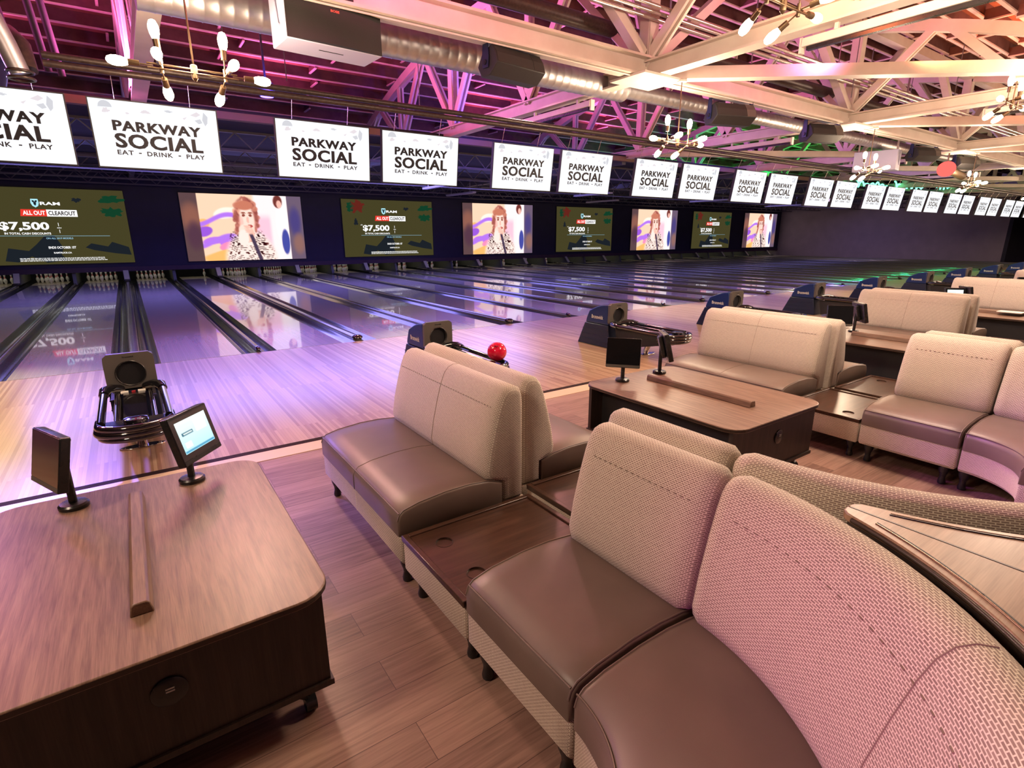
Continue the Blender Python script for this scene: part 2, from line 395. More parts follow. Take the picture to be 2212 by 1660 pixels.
ORD = ['first', 'second', 'third', 'fourth', 'fifth', 'sixth', 'seventh', 'eighth', 'ninth', 'tenth', 'eleventh', 'twelfth', 'thirteenth', 'fourteenth', 'fifteenth', 'sixteenth', 'seventeenth', 'eighteenth', 'nineteenth', 'twentieth', 'twenty-first', 'twenty-second', 'twenty-third', 'twenty-fourth', 'twenty-fifth', 'twenty-sixth', 'twenty-seventh', 'twenty-eighth', 'twenty-ninth', 'thirtieth', 'thirty-first', 'thirty-second', 'thirty-third', 'thirty-fourth']
def arcpts(cx, cy, r, a0, a1, n): return [(cx+r*math.cos(a0+(a1-a0)*i/n), cy+r*math.sin(a0+(a1-a0)*i/n)) for i in range(n+1)]
def rrect(x0, y0, x1, y1, r, n=6):
    return arcpts(x1-r, y0+r, r, -PI/2, 0, n)+arcpts(x1-r, y1-r, r, 0, PI/2, n)+arcpts(x0+r, y1-r, r, PI/2, PI, n)+arcpts(x0+r, y0+r, r, PI, 1.5*PI, n)
# ---------------------------------------------------------------- the setting
XR = 47.26
def slab(name, a, b, m): return struct(MB().box(a, b).build(name, m))
slab('floor', (-9, -15, -.1), (56, -4.62, 0), FLOOR)
slab('floor', (-9, -4.34, -.1), (56, -.02, 0), APPR)
slab('trim_1', (-9, -4.62, -.1), (56, -4.42, .004), CREAM)
slab('trim_2', (-9, -4.42, -.1), (56, -4.34, .003), BLACKT)
slab('floor', (-9, -.02, -.3), (XR, 21, -.12), DARK)
slab('wall_front', (-9, 17.42, .44), (XR, 17.6, 4.1), NAVY)
slab('trim_3', (-9, 17.38, .42), (XR, 17.46, .60), noisy('plum_trim', (.035, .012, .03), (.045, .018, .04), 3, .5))
slab('wall_rear', (-9, 20.3, -.2), (XR, 20.5, 1.6), PLUM)
slab('wall_right', (XR, 2.1, -.1), (XR+.2, 21, 4.5), WALLP)
slab('wall_right', (56, -15, -.1), (56.2, 2.1, 6.5), DARK)
slab('wall_right', (XR, 1.9, -.1), (56.2, 2.1, 6.5), DARK)
slab('wall_left', (-9.2, -15, -.1), (-9, 21, 6.5), DARK)
slab('wall_back', (-9.2, -15.2, -.1), (56.2, -15, 6.5), DARK)
slab('wall_front', (-9, 9.2, 4.4), (56, 9.4, 6.8), DARK)
slab('ceiling', (-9, 3.3, 4.06), (XR, 21, 4.12), DARK)
slab('trim_4', (-9, 3.2, 3.93), (XR, 3.36, 4.06), BROWN)
# arched roof deck with its joists
ys = [9.3-.5*i for i in range(49)]
m = MB(); n = len(ys)
m.add([(x, y, ztop(y)+.36) for x in (-9, 56) for y in ys]+[(x, y, ztop(y)+.44) for x in (-9, 56) for y in ys],
      [(i, i+1, n+i+1, n+i) for i in range(n-1)]+[(2*n+i, 3*n+i, 3*n+i+1, 2*n+i+1) for i in range(n-1)])
roof = struct(m.build('ceiling', ROOF, smooth=50))
yj = 8.9; js = []
while yj > -12.5:
    MB().box((-9, yj-.014, ztop(yj)+.13), (56, yj+.014, ztop(yj)+.36)).box((-9, yj-.032, ztop(yj)+.105), (56, yj+.032, ztop(yj)+.13), mi=1).build('joist', [JOIST, LIT_FLANGE], roof); js.append(yj); yj -= .60
m = MB()
for i in range(len(js)-1):
    for k in range(30):
        x = -8+2.1*k+(.28 if i % 2 else 0)+(.1*((i*7+k*3) % 3)); ya, yb = js[i+1], js[i]
        za = (ztop(ya)+ztop(yb))/2
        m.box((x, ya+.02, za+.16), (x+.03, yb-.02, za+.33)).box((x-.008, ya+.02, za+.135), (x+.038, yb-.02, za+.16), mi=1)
o = m.build('blocking', [JOIST, LIT_FLANGE], roof); o['kind'] = 'stuff'

# ---------------------------------------------------------------- bowstring trusses
def web(parent, p, q, w=.15):
    MB().angle(p, q, w, .045).build('web_member', STEEL, parent)
def make_truss(k):
    r = thing('roof_truss', 'cream steel bowstring roof truss, %s truss from the left' % ORD[k], 'roof truss', (TX[k], 0, 0), 'bowstring roof trusses')
    b = MB()
    b.box((-.11, -13.8, ZB), (.11, 9, ZB+.03)); b.box((-.025, -13.8, ZB+.03), (.025, 9, ZB+.2)); b.box((-.11, -13.8, ZB+.2), (.11, 9, ZB+.225))
    b.build('bottom_chord', STEEL, r)
    t = MB(); yy = [9-.6*i for i in range(39)]
    t.sweep([(-.09, -.2), (.09, -.2), (.09, .0), (-.09, .0)], [((lambda d, z, y=y: (d, y, ztop(y)+z)), 9-y) for y in yy])
    t.build('top_chord', STEEL, r)
    y = 8.6; i = 0
    while y > -11.5:
        zt = ztop(y)-.1
        if zt-ZB > .5:
            web(r, (0, y, ZB+.2), (0, y, zt), .19 if i % 2 == 0 else .14)
            for s in (-1.35, 1.35):
                if -11.5 < y+s < 8.9: web(r, (0, y, ZB+.2), (0, y+s, ztop(y+s)-.1))
        y -= 2.9; i += 1
    return r
for k in range(8): make_truss(k)
# longitudinal girder and its frame
g = thing('roof_girder', 'long cream I-beam girder running the length of the hall under the trusses', 'girder', (0, -3.02, 0))
b = MB(); b.box((-9, -.13, 4.0), (55, .13, 4.03)).box((-9, -.02, 4.03), (55, .02, 4.24)).box((-9, -.13, 4.24), (55, .13, 4.27)).build('beam', STEEL, g)
MB().tube([(-9, -.06, 3.985), (55, -.06, 3.985)], .012, 6).build('conduit', STEEL, g)
for k, x in enumerate(TX):
    MB().box((x-.42, -.34, 3.965), (x+.42, .34, 3.995)).build('gusset_plate', STEEL, g)
    MB().box((x-.09, -.09, 4.25), (x+.09, .09, ztop(-3)-.1)).build('post', STEEL, g)
    for s in (-1, 1):
        MB().bar((x+s*.15, 0, 4.3), (x+s*2.3, 0, ztop(-3)+.02), .15, .13).build('brace', STEEL, g)
        MB().bar((x+s*.15, .15, 4.3), (x+s*1.2, 1.6, ztop(-1.4)-.02), .11, .1).build('brace', STEEL, g)
MB().box((-9, -.1, ztop(-3)-.16), (55, .1, ztop(-3)+.02)).build('upper_rail', STEEL, g)
for k, x in enumerate(TX[:-1]):
    x2 = TX[k+1]
    tag(MB().bar((x+.3, -3.2, 4.07), (x2-.1, -7.9, 4.07), .2, .16).build('diagonal_brace', STEEL), 'cream diagonal roof brace behind the long girder, %s from the left' % ORD[k], 'roof brace', 'rear diagonal braces')
    if k < 2: continue
    tag(MB().bar((x+.1, 2.6, 4.09), (x2-.1, -1.4, 4.09), .2, .16).build('diagonal_brace', STEEL), 'cream diagonal roof brace above the hanging screens, %s from the left' % ORD[k], 'roof brace', 'front diagonal braces')
BATTEN = mat('pale_batten', (.45, .42, .45), .4)
def strip_light(x, y, label):
    r = thing('strip_light', label, 'strip light', (x, y, 0), 'slim strip lights under the trusses')
    MB().box((-.055, -.95, 3.84), (.055, .95, 3.93)).build('housing', STEEL, r, bevel=.008)
    MB().box((-.03, -.9, 3.80), (.03, .9, 3.84)).build('lens', BLK, r)
    for s in (-.97, .95): MB().box((-.04, s, 3.78), (.04, s+.03, 3.94)).build('end_cap', STEEL, r)
    for s in (-.6, .6): MB().box((-.02, s-.02, 3.93), (.02, s+.02, 4.0)).build('bracket', STEEL, r)
for k in range(1, 5):
    strip_light(TX[k]+.0, -.9, 'slim white strip light under the front of the %s truss from left' % ORD[k])
    strip_light(TX[k]+.0, -6.3, 'slim white strip light under the rear of the %s truss from left' % ORD[k])

# dark open-web joists and beams over the lanes
for i, y in enumerate((5.2, 8.2, 11.2, 14.2, 16.6)):
    r = thing('open_web_joist', 'dark painted open-web joist over the lanes, %s row behind the screens' % ORD[i], 'joist', (0, y, 0), 'open-web joists over the lanes')
    MB().box((-9, -.04, 3.62), (XR, .04, 3.67)).build('lower_chord', DARKS, r)
    MB().box((-9, -.04, 4.0), (XR, .04, 4.05)).build('upper_chord', DARKS, r)
    b = MB(); x = -9
    while x < XR-.5:
        b.bar((x, 0, 3.66), (x+.35, 0, 4.01), .025); b.bar((x+.35, 0, 4.01), (x+.7, 0, 3.66), .025); x += .7
    b.build('zigzag_web', DARKS, r)
for k in range(8):
    tag(MB().box((TX[k]-.08, 3.4, 3.86), (TX[k]+.08, 17.4, 4.06)).build('ceiling_beam', DARKS), 'dark ceiling beam running above the lanes, %s from the left' % ORD[k], 'beam', 'dark beams above the lanes')
for i, (x, y, l) in enumerate(((10.2, 10.2, 2.2), (18, 10, 2.4), (26.5, 9.9, 2.4), (35, 10.5, 2.4), (12.8, 13, 2.4), (22, 13.5, 2.4))):
    b = MB().box((x-.09, y-l/2, 3.52), (x+.09, y+l/2, 3.59)); [b.box((x-.01, y+q-.01, 3.59), (x+.01, y+q+.01, 4.06)) for q in (-l*.35, l*.35)]
    tag(b.build('batten_light', BATTEN), 'unlit pale batten light under the dark lane ceiling, %s from the left' % ORD[i], 'batten light', 'unlit battens over the lanes')

# ---------------------------------------------------------------- lanes
lc = CAPW/2+GUT+LANE/2
cen = sorted([k*P+lc for k in range(-1, 15)]+[(k+1)*P-lc for k in range(-2, 14)]); cen = [c for c in cen if -4.5 < c < 46.9]
r0 = thing('bowling_lane', '', 'bowling lane', (0, 0, 0), 'bowling lanes')
MB().box((-LANE/2, 0, -.1), (LANE/2, 17.25, 0)).build('lane_bed', LANEM, r0)
MB().box((-LANE/2, 17.25, -.1), (LANE/2, 19.25, 0)).build('pin_deck', DECK, r0)
for s in (-1, 1):
    pr = [(.0+s*LANE/2, -.005)]+[(s*(LANE/2+.008+.209*(i/10)), -.012-.075*math.sin(PI*i/10)) for i in range(11)]+[(s*(LANE/2+GUT), -.005), (s*(LANE/2+GUT), -.11), (s*LANE/2, -.11)]
    MB().prism(pr, 0.0, 19.25, 1).build('gutter', GUTM, r0, smooth=30)
lanes = []
for i, c in enumerate(cen):
    lab = 'glossy maple bowling lane, %s lane from the left side of the photo' % ORD[i]
    if i == 0: r0.location = (c, 0, 0); r0['label'] = lab; lanes.append(r0)
    else: lanes.append(dup(r0, (c, 0, 0), lab))
def capping(w, h, name):
    b = MB()
    pr = [(-w/2, -.1), (-w/2, h*.5)]+[(w/2*math.cos(a), h*.5+h*.5*math.sin(a)) for a in [PI-PI*i/8 for i in range(9)]]+[(w/2, -.1)]
    b.prism(pr, .12, 16.75 if w > .1 else 17.28, 1); return b.build(name, CAPM, smooth=50)
wide0 = capping(CAPW-.01, .075, 'lane_capping'); nar0 = capping(NARW-.006, .05, 'lane_capping')
def nose(w, h, par):
    M = Matrix.Translation((0, .12, .0))
    b = MB(); n = 8
    for_y = [(.02, 1.0), (-.03, 1.0), (-.065, .8), (-.085, .4)]
    b.sweep([(w/2*1.12*math.cos(a), h*.55+h*.55*math.sin(a)) for a in [2*PI*i/16 for i in range(16)]], [((lambda d, z, y=y, s=s: (d*s, .12+y, .012+z*s)), y) for y, s in for_y])
    return b.build('nose_cap', BLKG, par, smooth=60)
nose(CAPW, .075, wide0); nose(NARW, .06, nar0)
first = {}
caps = [(k*P, 0) for k in range(-1, 15)]+[((k+.5)*P, 1) for k in range(-1, 14)]
iw = inn = 0
for x, nr in sorted(caps):
    src = nar0 if nr else wide0
    if nr: lab = 'thin rounded capping strip between two lanes, %s from the left' % ORD[inn]; inn += 1
    else: lab = 'wide rounded capping strip behind a ball return, %s from the left' % ORD[iw]; iw += 1
    if nr not in first: o = src; first[nr] = 1
    else: o = dup(src)
    o.location = (x, 0, 0); tag(o, lab, 'capping', 'thin lane cappings' if nr else 'wide lane cappings')
# kickbacks between the pin decks
iw = inn = 0
for x, nr in sorted(caps):
    b = MB()
    if nr:
        b.prism([(17.30, -.05), (19.9, -.05), (19.9, .62), (17.60, .62), (17.42, .3)], -.055, .055, 0)
        o = b.build('kickback_wall', KICK); lab = 'grey upright kickback wall between two pin decks, %s from the left' % ORD[inn]; inn += 1
        tag(o, lab, 'kickback', 'grey kickback panels')
    else:
        b.prism([(16.85, .07), (19.9, .07), (19.9, .62), (17.60, .62), (17.5, .56), (17.08, .12)], -.10, .10, 0)
        r = thing('kickback_hood', 'pale sloping hood between two pin decks, %s from the left' % ORD[iw], 'kickback', (x, 0, 0), 'sloping kickback hoods'); iw += 1
        b.build('side_panel', KICK, r)
        MB().prism([(17.075, .13), (17.49, .57), (17.50, .585), (17.06, .135)], -.085, .085, 0).build('sloping_face', KICKW, r, label='pale sloping front face')
        MB().box((-.11, 16.78, .06), (.11, 16.95, .13)).build('end_block', BLK, r, bevel=.02)
        continue
    o.location = (x, 0, 0)
# pins
pp = [(.0258, 0), (.0285, .008), (.036, .035), (.0495, .075), (.0605, .114), (.0590, .149), (.046, .184), (.0325, .219), (.0262, .236), (.0248, .241), (.0243, .2455), (.0237, .260), (.0232, .270), (.0236, .280), (.0238, .2985), (.0293, .320), (.0323, .343), (.030, .36), (.020, .375), (.003, .381)]
pmi = [0]*19; pmi[8] = pmi[9] = 0; pmi[8] = 1; pmi[9] = 1; pmi[11] = 1; pmi[12] = 1; pmi[7] = 1
pin0 = MB().lathe(pp, n=14, mis=pmi).build('bowling_pin', [PINW, PINR], smooth=60)
ball_first = True
for i, c in enumerate(cen[:18]):
    for row in range(4):
        for j in range(row+1):
            if i == 4 and not (row == 3 and j == 3): continue
            if ball_first: o = pin0; ball_first = False
            else: o = pin0.copy(); COL.objects.link(o)
            o.location = (c+(j-row/2)*.3048, 18.288+.264*row, 0)
            if i == 4: tag(o, 'lone white bowling pin left at the right rear corner of the fifth lane', 'bowling pin', 'pins on the fifth lane')
            else: tag(o, 'white red-banded bowling pin racked at the end of the %s lane from left' % ORD[i], 'bowling pin', 'pins on the %s lane' % ORD[i])
# ---------------------------------------------------------------- big displays on the masking wall
import numpy as np
def video_mesh():
    nx, ny = 150, 84; W_, H_ = 4.75, 2.72
    u, v = np.meshgrid(np.linspace(0, 1, nx), np.linspace(1, 0, ny)); A = W_/H_
    col = np.zeros((ny, nx, 3)); rs = np.random.RandomState(3)
    def sm(a, b, x): t = np.clip((x-a)/(b-a), 0, 1); return t*t*(3-2*t)
    def put(mask, c): 
        for k in range(3): col[..., k] = col[..., k]*(1-mask)+c[k]*mask
    t = (1-v)     # t: 0 top .. 1 bottom
    put(np.ones_like(u), (.98, .82, .70))
    for i in range(9):       # swirling pink, violet and orange paint behind him
        cx, cy, rx, ry = rs.uniform(.13, .5), rs.uniform(0, 1), rs.uniform(.05, .16), rs.uniform(.05, .12)
        c = [(.72, .45, .92), (.95, .55, .72), (1, .72, .42), (1, .95, .88), (.6, .35, .85)][i % 5]
        put(1-sm(.7, 1.1, ((u-cx)/rx)**2+((t-cy+.25*(u-cx))/ry)**2+.2*np.sin(30*u+9*t)), c)
    for yy in (.34, .5, .66): put(1-sm(.02, .05, abs(t-yy-.05*np.sin(14*u)-.25*(.4-u)))*1.0, (.70, .46, .93)) if yy != .5 else None
    put(sm(.56, .6, u)*(1-sm(.9, .93, u)), (1, .93, .93))
    put((1-sm(.05, .09, abs(u-.64)))*sm(.25, .4, t)*.5, (.95, .6, .75))
    def ell(cx, cy, rx, ry, soft=.25): return 1-sm(1-soft, 1+soft, ((u-cx)/rx)**2+((t-cy)/ry)**2)
    # second figure at the right edge
    put(ell(.815, .42, .055, .33), (1, .95, .95)); put(ell(.79, .09, .04, .1), (.45, .22, .2)); put(ell(.80, .13, .022, .06), (.95, .72, .66)); put(ell(.83, .72, .035, .2), (.28, .3, .62))
    # shoulders and shirt
    put(ell(.52, 1.02, .22, .47), (1, .90, .86))
    n = np.sin(38*u+11*np.sin(23*t))*np.sin(31*t+9*np.sin(17*u))
    shirt = ell(.52, 1.0, .2, .42)*sm(.55, .62, t)
    put(shirt*sm(.25, .45, n), (.30, .10, .10)); put(ell(.40, .68, .05, .13)*sm(.0, .3, n), (.2, .07, .08)); put(ell(.61, .72, .04, .18)*sm(.0, .3, n), (.2, .07, .08))
    # hair, face
    put(ell(.508, .21, .088, .17, .3), (.66, .37, .33))
    for i in range(110):      # loose curls
        a = rs.uniform(-.15*PI, 1.15*PI); q = rs.uniform(.55, 1.05); cx = .508+.088*q*math.cos(a); cy = .30-.235*q*math.sin(a)
        put(ell(cx, cy, rs.uniform(.012, .026), rs.uniform(.025, .055), .5)*.85, [(.66, .36, .32), (.80, .50, .42), (.56, .29, .27), (.92, .66, .56)][i % 4])
    for i in range(26):
        sd = -1 if i % 2 else 1; put(ell(.508+sd*rs.uniform(.066, .098), rs.uniform(.28, .56), rs.uniform(.010, .02), rs.uniform(.03, .06), .5)*.8, [(.62, .33, .30), (.78, .48, .42)][i % 3 == 0])
    put(ell(.512, .37, .062, .215, .35), (1, .86, .80)); put(ell(.51, .60, .05, .12), (.98, .74, .66))
    for ex in (.485, .543): put(ell(ex, .31, .014, .022), (.55, .28, .24)); put(ell(ex, .275, .02, .014), (.6, .34, .28))
    put(ell(.46, .42, .02, .1, .6)*.5, (.95, .66, .62)); put(ell(.518, .38, .011, .05), (.96, .72, .66)); put(ell(.53, .475, .026, .022), (.72, .3, .28)); put(ell(.50, .16, .075, .07), (.78, .47, .38))
    # hand and microphone
    put(ell(.485, .53, .052, .085), (1, .86, .80)); put(ell(.465, .66, .045, .13), (1, .9, .86))
    for i in range(4): put(ell(.505+.004*i, .475+.03*i, .03, .014), (.97, .74, .67))
    mic = 1-sm(.012, .02, abs((u-.53)-.16*(t-.6))); put(mic*sm(.58, .62, t), (.30, .24, .32))
    # blurred side bands of the letterboxed clip
    left = 1-sm(.128, .132, u); right = sm(.868, .872, u)
    put(left, (.36, .27, .28)); put(left*ell(.07, .35, .08, .2, .9), (.55, .36, .31)); put(left*ell(.08, .62, .06, .2, .9), (.33, .22, .28))
    put(right, (.42, .35, .43)); put(right*ell(.93, .4, .05, .22, .9), (.30, .26, .48)); put(right*ell(.95, .75, .05, .16, .9), (.55, .4, .38))
    me = bpy.data.meshes.new('video_picture')
    vs_ = [((a-.5)*W_, (b-.5)*H_, 0) for b in np.linspace(1, 0, ny) for a in np.linspace(0, 1, nx)]
    fs = [(j*nx+i, (j+1)*nx+i, (j+1)*nx+i+1, j*nx+i+1) for j in range(ny-1) for i in range(nx-1)]
    me.from_pydata(vs_, [], fs); at = me.color_attributes.new('picture', 'FLOAT_COLOR', 'POINT')
    lin = np.clip(col, 0, 1)**2.2; at.data.foreach_set('color', np.dstack([lin, np.ones((ny, nx))]).astype('f').ravel()); me.materials.append(VIDEO); return me
VM = video_mesh()
FR = face_mtx((0, 0, 0), (1, 0, 0), (0, 0, 1))
def flat(poly, m, parent, name, dz=.0, label=None):
    """thin plate on the display face, poly in (x, z)"""
    return MB().prism(poly, -.004-dz, -dz, 1).build(name, m, parent, label=label)
def blob(cx, cz, rx, rz, seed, n=26, j=.35):
    rr = random.Random(seed); a0 = [1+rr.uniform(-j, j) for _ in range(n)]
    return [(cx+rx*math.cos(2*PI*i/n)*a0[i], cz+rz*math.sin(2*PI*i/n)*a0[i]) for i in range(n)]
def make_ad():
    r = thing('video_display', '', 'display', (0, 17.40, 2.10), 'advert displays on the masking wall')
    MB().box((-2.40, -.03, -1.37), (2.40, .02, 1.37)).build('frame', BLKM, r)
    MB().box((-2.37, -.036, -1.34), (2.37, -.03, 1.34)).build('panel', OLIVE, r)
    d = .037
    for i, (cx, cz, rx, rz, mm) in enumerate(((-1.95, 1.0, .17, .2, OLIVEG), (-1.62, 1.02, .33, .27, OLIVER), (1.95, 1.0, .34, .14, OLIVEG), (1.95, .55, .34, .16, OLIVEG), (-1.72, .3, .1, .14, OLIVED), (.9, .95, .14, .07, OLIVED))):
        flat(blob(cx, cz, rx, rz, i), mm, r, 'picture_shape', d)
    flat([(-1.45, -1.2), (-1.3, -.75), (-.75, -.85), (-.5, -.62), (-.25, -.35), (.05, -.3), (.25, -.75), (.15, -1.0), (.3, -1.2), (-.3, -1.28), (-.7, -1.05), (-1.1, -1.25)], OLIVED, r, 'picture_shape', d)
    flat([(.9, -.75), (1.1, -.6), (1.6, -.72), (1.75, -.55), (2.25, -.75), (2.3, -1.05), (1.8, -.98), (1.4, -.9), (1.15, -.85)], OLIVED, r, 'picture_shape', d)
    def tx(s, cx, cz, w, h, m=LITW, sp=1., dd=.045): lettering(text_mesh(s, w, h, 0, sp), m, r, face_mtx((cx, -dd, cz), (1, 0, 0), (0, 0, 1)))
    # badge and headline
    flat([(-.39, .96), (-.19, .96), (-.175, .82), (-.21, .72), (-.29, .665), (-.37, .72), (-.405, .82)], LITC, r, 'shield_badge', d)
    flat([(-.36, .92), (-.30, .90), (-.29, .84), (-.28, .90), (-.22, .92), (-.225, .84), (-.25, .86), (-.255, .78), (-.29, .72), (-.325, .78), (-.33, .86), (-.355, .84)], OLIVED, r, 'ram_head', d+.005)
    tx('RAM', .13, .81, .56, .11); tx('RAM', .132, .812, .56, .11)
    flat([(-.72, .60), (-.02, .60), (-.02, .36), (-.76, .36)], LITR, r, 'red_banner', d)
    flat([(-.02, .60), (.86, .60), (.86, .36), (-.02, .36)], LITW, r, 'white_banner', d)
    tx('ALL OUT', -.37, .48, .62, .15); tx('CLEAROUT', .42, .48, .78, .15, DKTX)
    tx('UP TO', -1.45, .16, .1, .05); tx('$7,500', -.72, .0, 1.36, .32); tx('$7,500', -.712, .0, 1.36, .32); tx('IN TOTAL CASH DISCOUNTS', -.66, -.24, 1.28, .075)
    MB().box((.235, -.045, -.22), (.25, -.04, -.1)).box((.235, -.045, .02), (.25, -.04, .14)).build('divider', LITW, r); tx('ON', .245, -.04, .12, .04)
    MB().box((-1.5, -.045, -.33), (1.72, -.04, -.318)).build('rule', LINE, r)
    tx('ON ALL 2019 MODELS', .2, -.41, .78, .06, LINE); tx('ENDS OCTOBER 1ST', .22, -.74, .80, .085); tx('RAMTRUCK.CA', .2, -.93, .52, .06)
    b = MB(); rr = random.Random(5)
    for row in range(3):
        x = -1.05
        while x < 1.42:
            w = rr.uniform(.03, .1); b.box((x, -.045, -1.13-.045*row), (x+w, -.04, -1.11-.045*row)); x += w+.018
    b.build('small_print', LITW, r); return r
def make_video():
    r = thing('video_display', '', 'display', (0, 17.40, 2.10), 'music video displays on the masking wall')
    MB().box((-2.40, -.03, -1.39), (2.40, .02, 1.39)).build('frame', BLKM, r)
    o = bpy.data.objects.new('picture_panel', VM); COL.objects.link(o); o.parent = r; o.matrix_local = face_mtx((0, -.034, 0), (1, 0, 0), (0, 0, 1)); return r
ad = vid = None
for j in range(8):
    x = -2.0+6.59*j
    if j % 2 == 0:
        lab = 'dark olive advert display on the far wall, %s advert from the left' % ORD[j//2]
        if ad is None: ad = make_ad(); o = ad
        else: o = dup(ad)
    else:
        lab = 'bright display showing a curly-haired singer, %s video from the left' % ORD[j//2]
        if vid is None: vid = make_video(); o = vid
        else: o = dup(vid)
    o.location = (x, 17.40, 2.10); o['label'] = lab

# ---------------------------------------------------------------- hanging white screens
SW, SH = 1.20, .672
def make_screen():
    r = thing('hanging_screen', '', 'screen', (0, -1.36, 2.525), 'white screens hanging over the lanes')
    TL = Matrix.Rotation(math.radians(8), 4, 'X')
    MB().box((-SW/2-.012, -.005, -.012), (SW/2+.012, .05, SH+.012), TL).build('housing', BLKM, r)
    MB().box((-SW/2, -.009, 0), (SW/2, -.005, SH), TL).build('panel', WHITE, r)
    def at(cx, cz, dd): return TL @ face_mtx((cx, -dd, cz), (1, 0, 0), (0, 0, 1))
    for t, cx, cz, w, h in (('PARKWAY', .0, .425, .84, .105), ('SOCIAL', 0, .275, .84, .150)):
        for dx in (-.003, .003): lettering(text_mesh(t, w, h, 0, 1.08), LETTER, r, at(cx+dx, cz, .0105))
    for t, cx, w in (('EAT', -.345, .15), ('DRINK', -.02, .25), ('PLAY', .335, .19)): lettering(text_mesh(t, w, .048, 0, 1.15), LETTER, r, at(cx, .155, .0105))
    for cx in (-.21, .172): MB().box((cx-.013, -.0105, .15), (cx+.013, -.009, .162), TL).build('bullet', LETTER, r)
    # pale printed figures along the top: a face under a cap, wisps and a raised arm
    def fig(poly, m): MB().prism(poly, -.0098, -.009, 1, TL).build('pale_figure', m, r)
    fig(arcpts(-.46, .60, .062, 0, PI, 8)+[(-.53, .595)], PALEB); fig(blob(-.46, .565, .03, .025, 2), PALER)
    fig([(.33, .60), (.40, .64), (.44, .615), (.39, .585)], PALER); fig([(.25, .56), (.30, .58), (.27, .545)], PALER)
    fig([(.47, .645), (.51, .60), (.50, .53), (.475, .50), (.45, .56)], PALEB); fig([(.37, .55), (.43, .57), (.45, .53), (.41, .515)], PALEB)
    fig(blob(-.1, .585, .05, .015, 4), PALER); fig(blob(.12, .615, .035, .012, 6), PALEB); fig(blob(-.27, .555, .02, .01, 8), PALER)
    for s in (-.36, .36): MB().tube([(s, .08, SH-.03), (s, -.04, .93)], .004, 5).build('hanging_wire', CONDUIT, r); MB().box((s-.012, .05, SH-.03), (s+.012, .085, SH+.02)).build('clip', BRASS, r)
    return r
sc0 = None; n = 0
for k in range(0, 16):
    for off in (-1.345+.6, .055+.6):
        x = k*P+off
        if x > 46: continue
        lab = 'white hanging screen with black lettering, %s from the left' % ORD[n]; n += 1
        if sc0 is None: sc0 = make_screen(); sc0.location = (x, -1.36, 2.525); sc0['label'] = lab
        else: dup(sc0, (x, -1.36, 2.525), lab)
# twin sprinkler pipes the screens hang from
for z, y, lab in ((3.55, -1.40, 'upper'), (3.46, -1.46, 'lower')):
    o = MB().tube([(-.25, y, z), (55, y, z)], .035, 10).build('sprinkler_pipe', PIPEB, smooth=50)
    tag(o, '%s of the two dark iron pipes that run above the hanging screens' % lab, 'pipe', 'twin pipes above the screens')
# ---------------------------------------------------------------- upholstered seating
CUSH = [(0, .31), (0, .395), (.010, .425), (.035, .447), (.12, .468), (.28, .484), (.42, .484), (.55, .470), (.635, .44), (.635, .31)]
BASE = [(.022, .145), (.006, .165), (.006, .312), (.64, .312), (.785, .312), (.785, .145)]
BACK = [(.637, .31), (.637, .435), (.57, .45), (.535, .475), (.525, .52), (.545, .64), (.580, .78), (.610, .88), (.635, .94), (.665, .975), (.70, .988), (.74, .985), (.770, .966), (.784, .93), (.787, .88), (.787, .31)]
def inset(prof, t):
    n = len(prof); out = []
    ar = sum(prof[i][0]*prof[(i+1) % n][1]-prof[(i+1) % n][0]*prof[i][1] for i in range(n)); sg = 1 if ar > 0 else -1
    for i in range(n):
        p, c, q = Vector(prof[i-1]), Vector(prof[i]), Vector(prof[(i+1) % n])
        e1 = (c-p).normalized(); e2 = (q-c).normalized(); n1 = Vector((-e1.y, e1.x))*sg; n2 = Vector((-e2.y, e2.x))*sg
        b = (n1+n2); b = b.normalized()/max(.6, b.normalized().dot(n1)) if b.length > .01 else n1
        out.append((c.x+b.x*t, c.y+b.y*t))
    return out
def soft_sweep(mb, prof, frame, us, soft):
    """sweep with rounded ends: frame(d,z,u); us = path positions (length)"""
    ends = [(0, soft), (.25*soft, .45*soft), (soft, 0)] if soft else [(0, 0)]
    rows = [(us[0]+a, t) for a, t in ends]+[(u, 0) for u in us[1:-1] if us[0]+soft*1.01 < u < us[-1]-soft*1.01]+[(us[-1]-a, t) for a, t in reversed(ends)]
    n = len(prof); vs = []; fs = []; uv = []; per = [0]
    for i in range(n): per.append(per[-1]+math.hypot(prof[(i+1) % n][0]-prof[i][0], prof[(i+1) % n][1]-prof[i][1]))
    for u, t in rows: vs += [frame(d, z, u) for d, z in (inset(prof, t) if t else prof)]
    for j in range(len(rows)-1):
        for i in range(n):
            k = (i+1) % n; fs.append((j*n+i, (j+1)*n+i, (j+1)*n+k, j*n+k)); a, b = rows[j][0], rows[j+1][0]
            uv.append([(a, per[i]), (b, per[i]), (b, per[i+1]), (a, per[i+1])])
    e = inset(prof, soft) if soft else prof; m = len(rows)
    fs.append(tuple(range(n))); uv.append(list(e)); fs.append(tuple((m-1)*n+i for i in range(n-1, -1, -1))); uv.append([e[i] for i in range(n-1, -1, -1)])
    return mb.add(vs, fs, uv)
def foot(root, p):
    x, y = p
    MB().lathe([(.014, 0), (.024, .004), (.026, .02), (.019, .05), (.021, .075), (.033, .11), (.036, .146)], (x, y, 0), 12).build('foot', BLK, root, smooth=40)
def dashes(fr, Ln, k):
    b = MB(); u = .07
    while u < Ln-.07: b.bar(fr(.6065, .872, u), fr(.6065, .872, u+.011), .004, .004); u += .03
    b.build('top_stitching', STITCH, k)
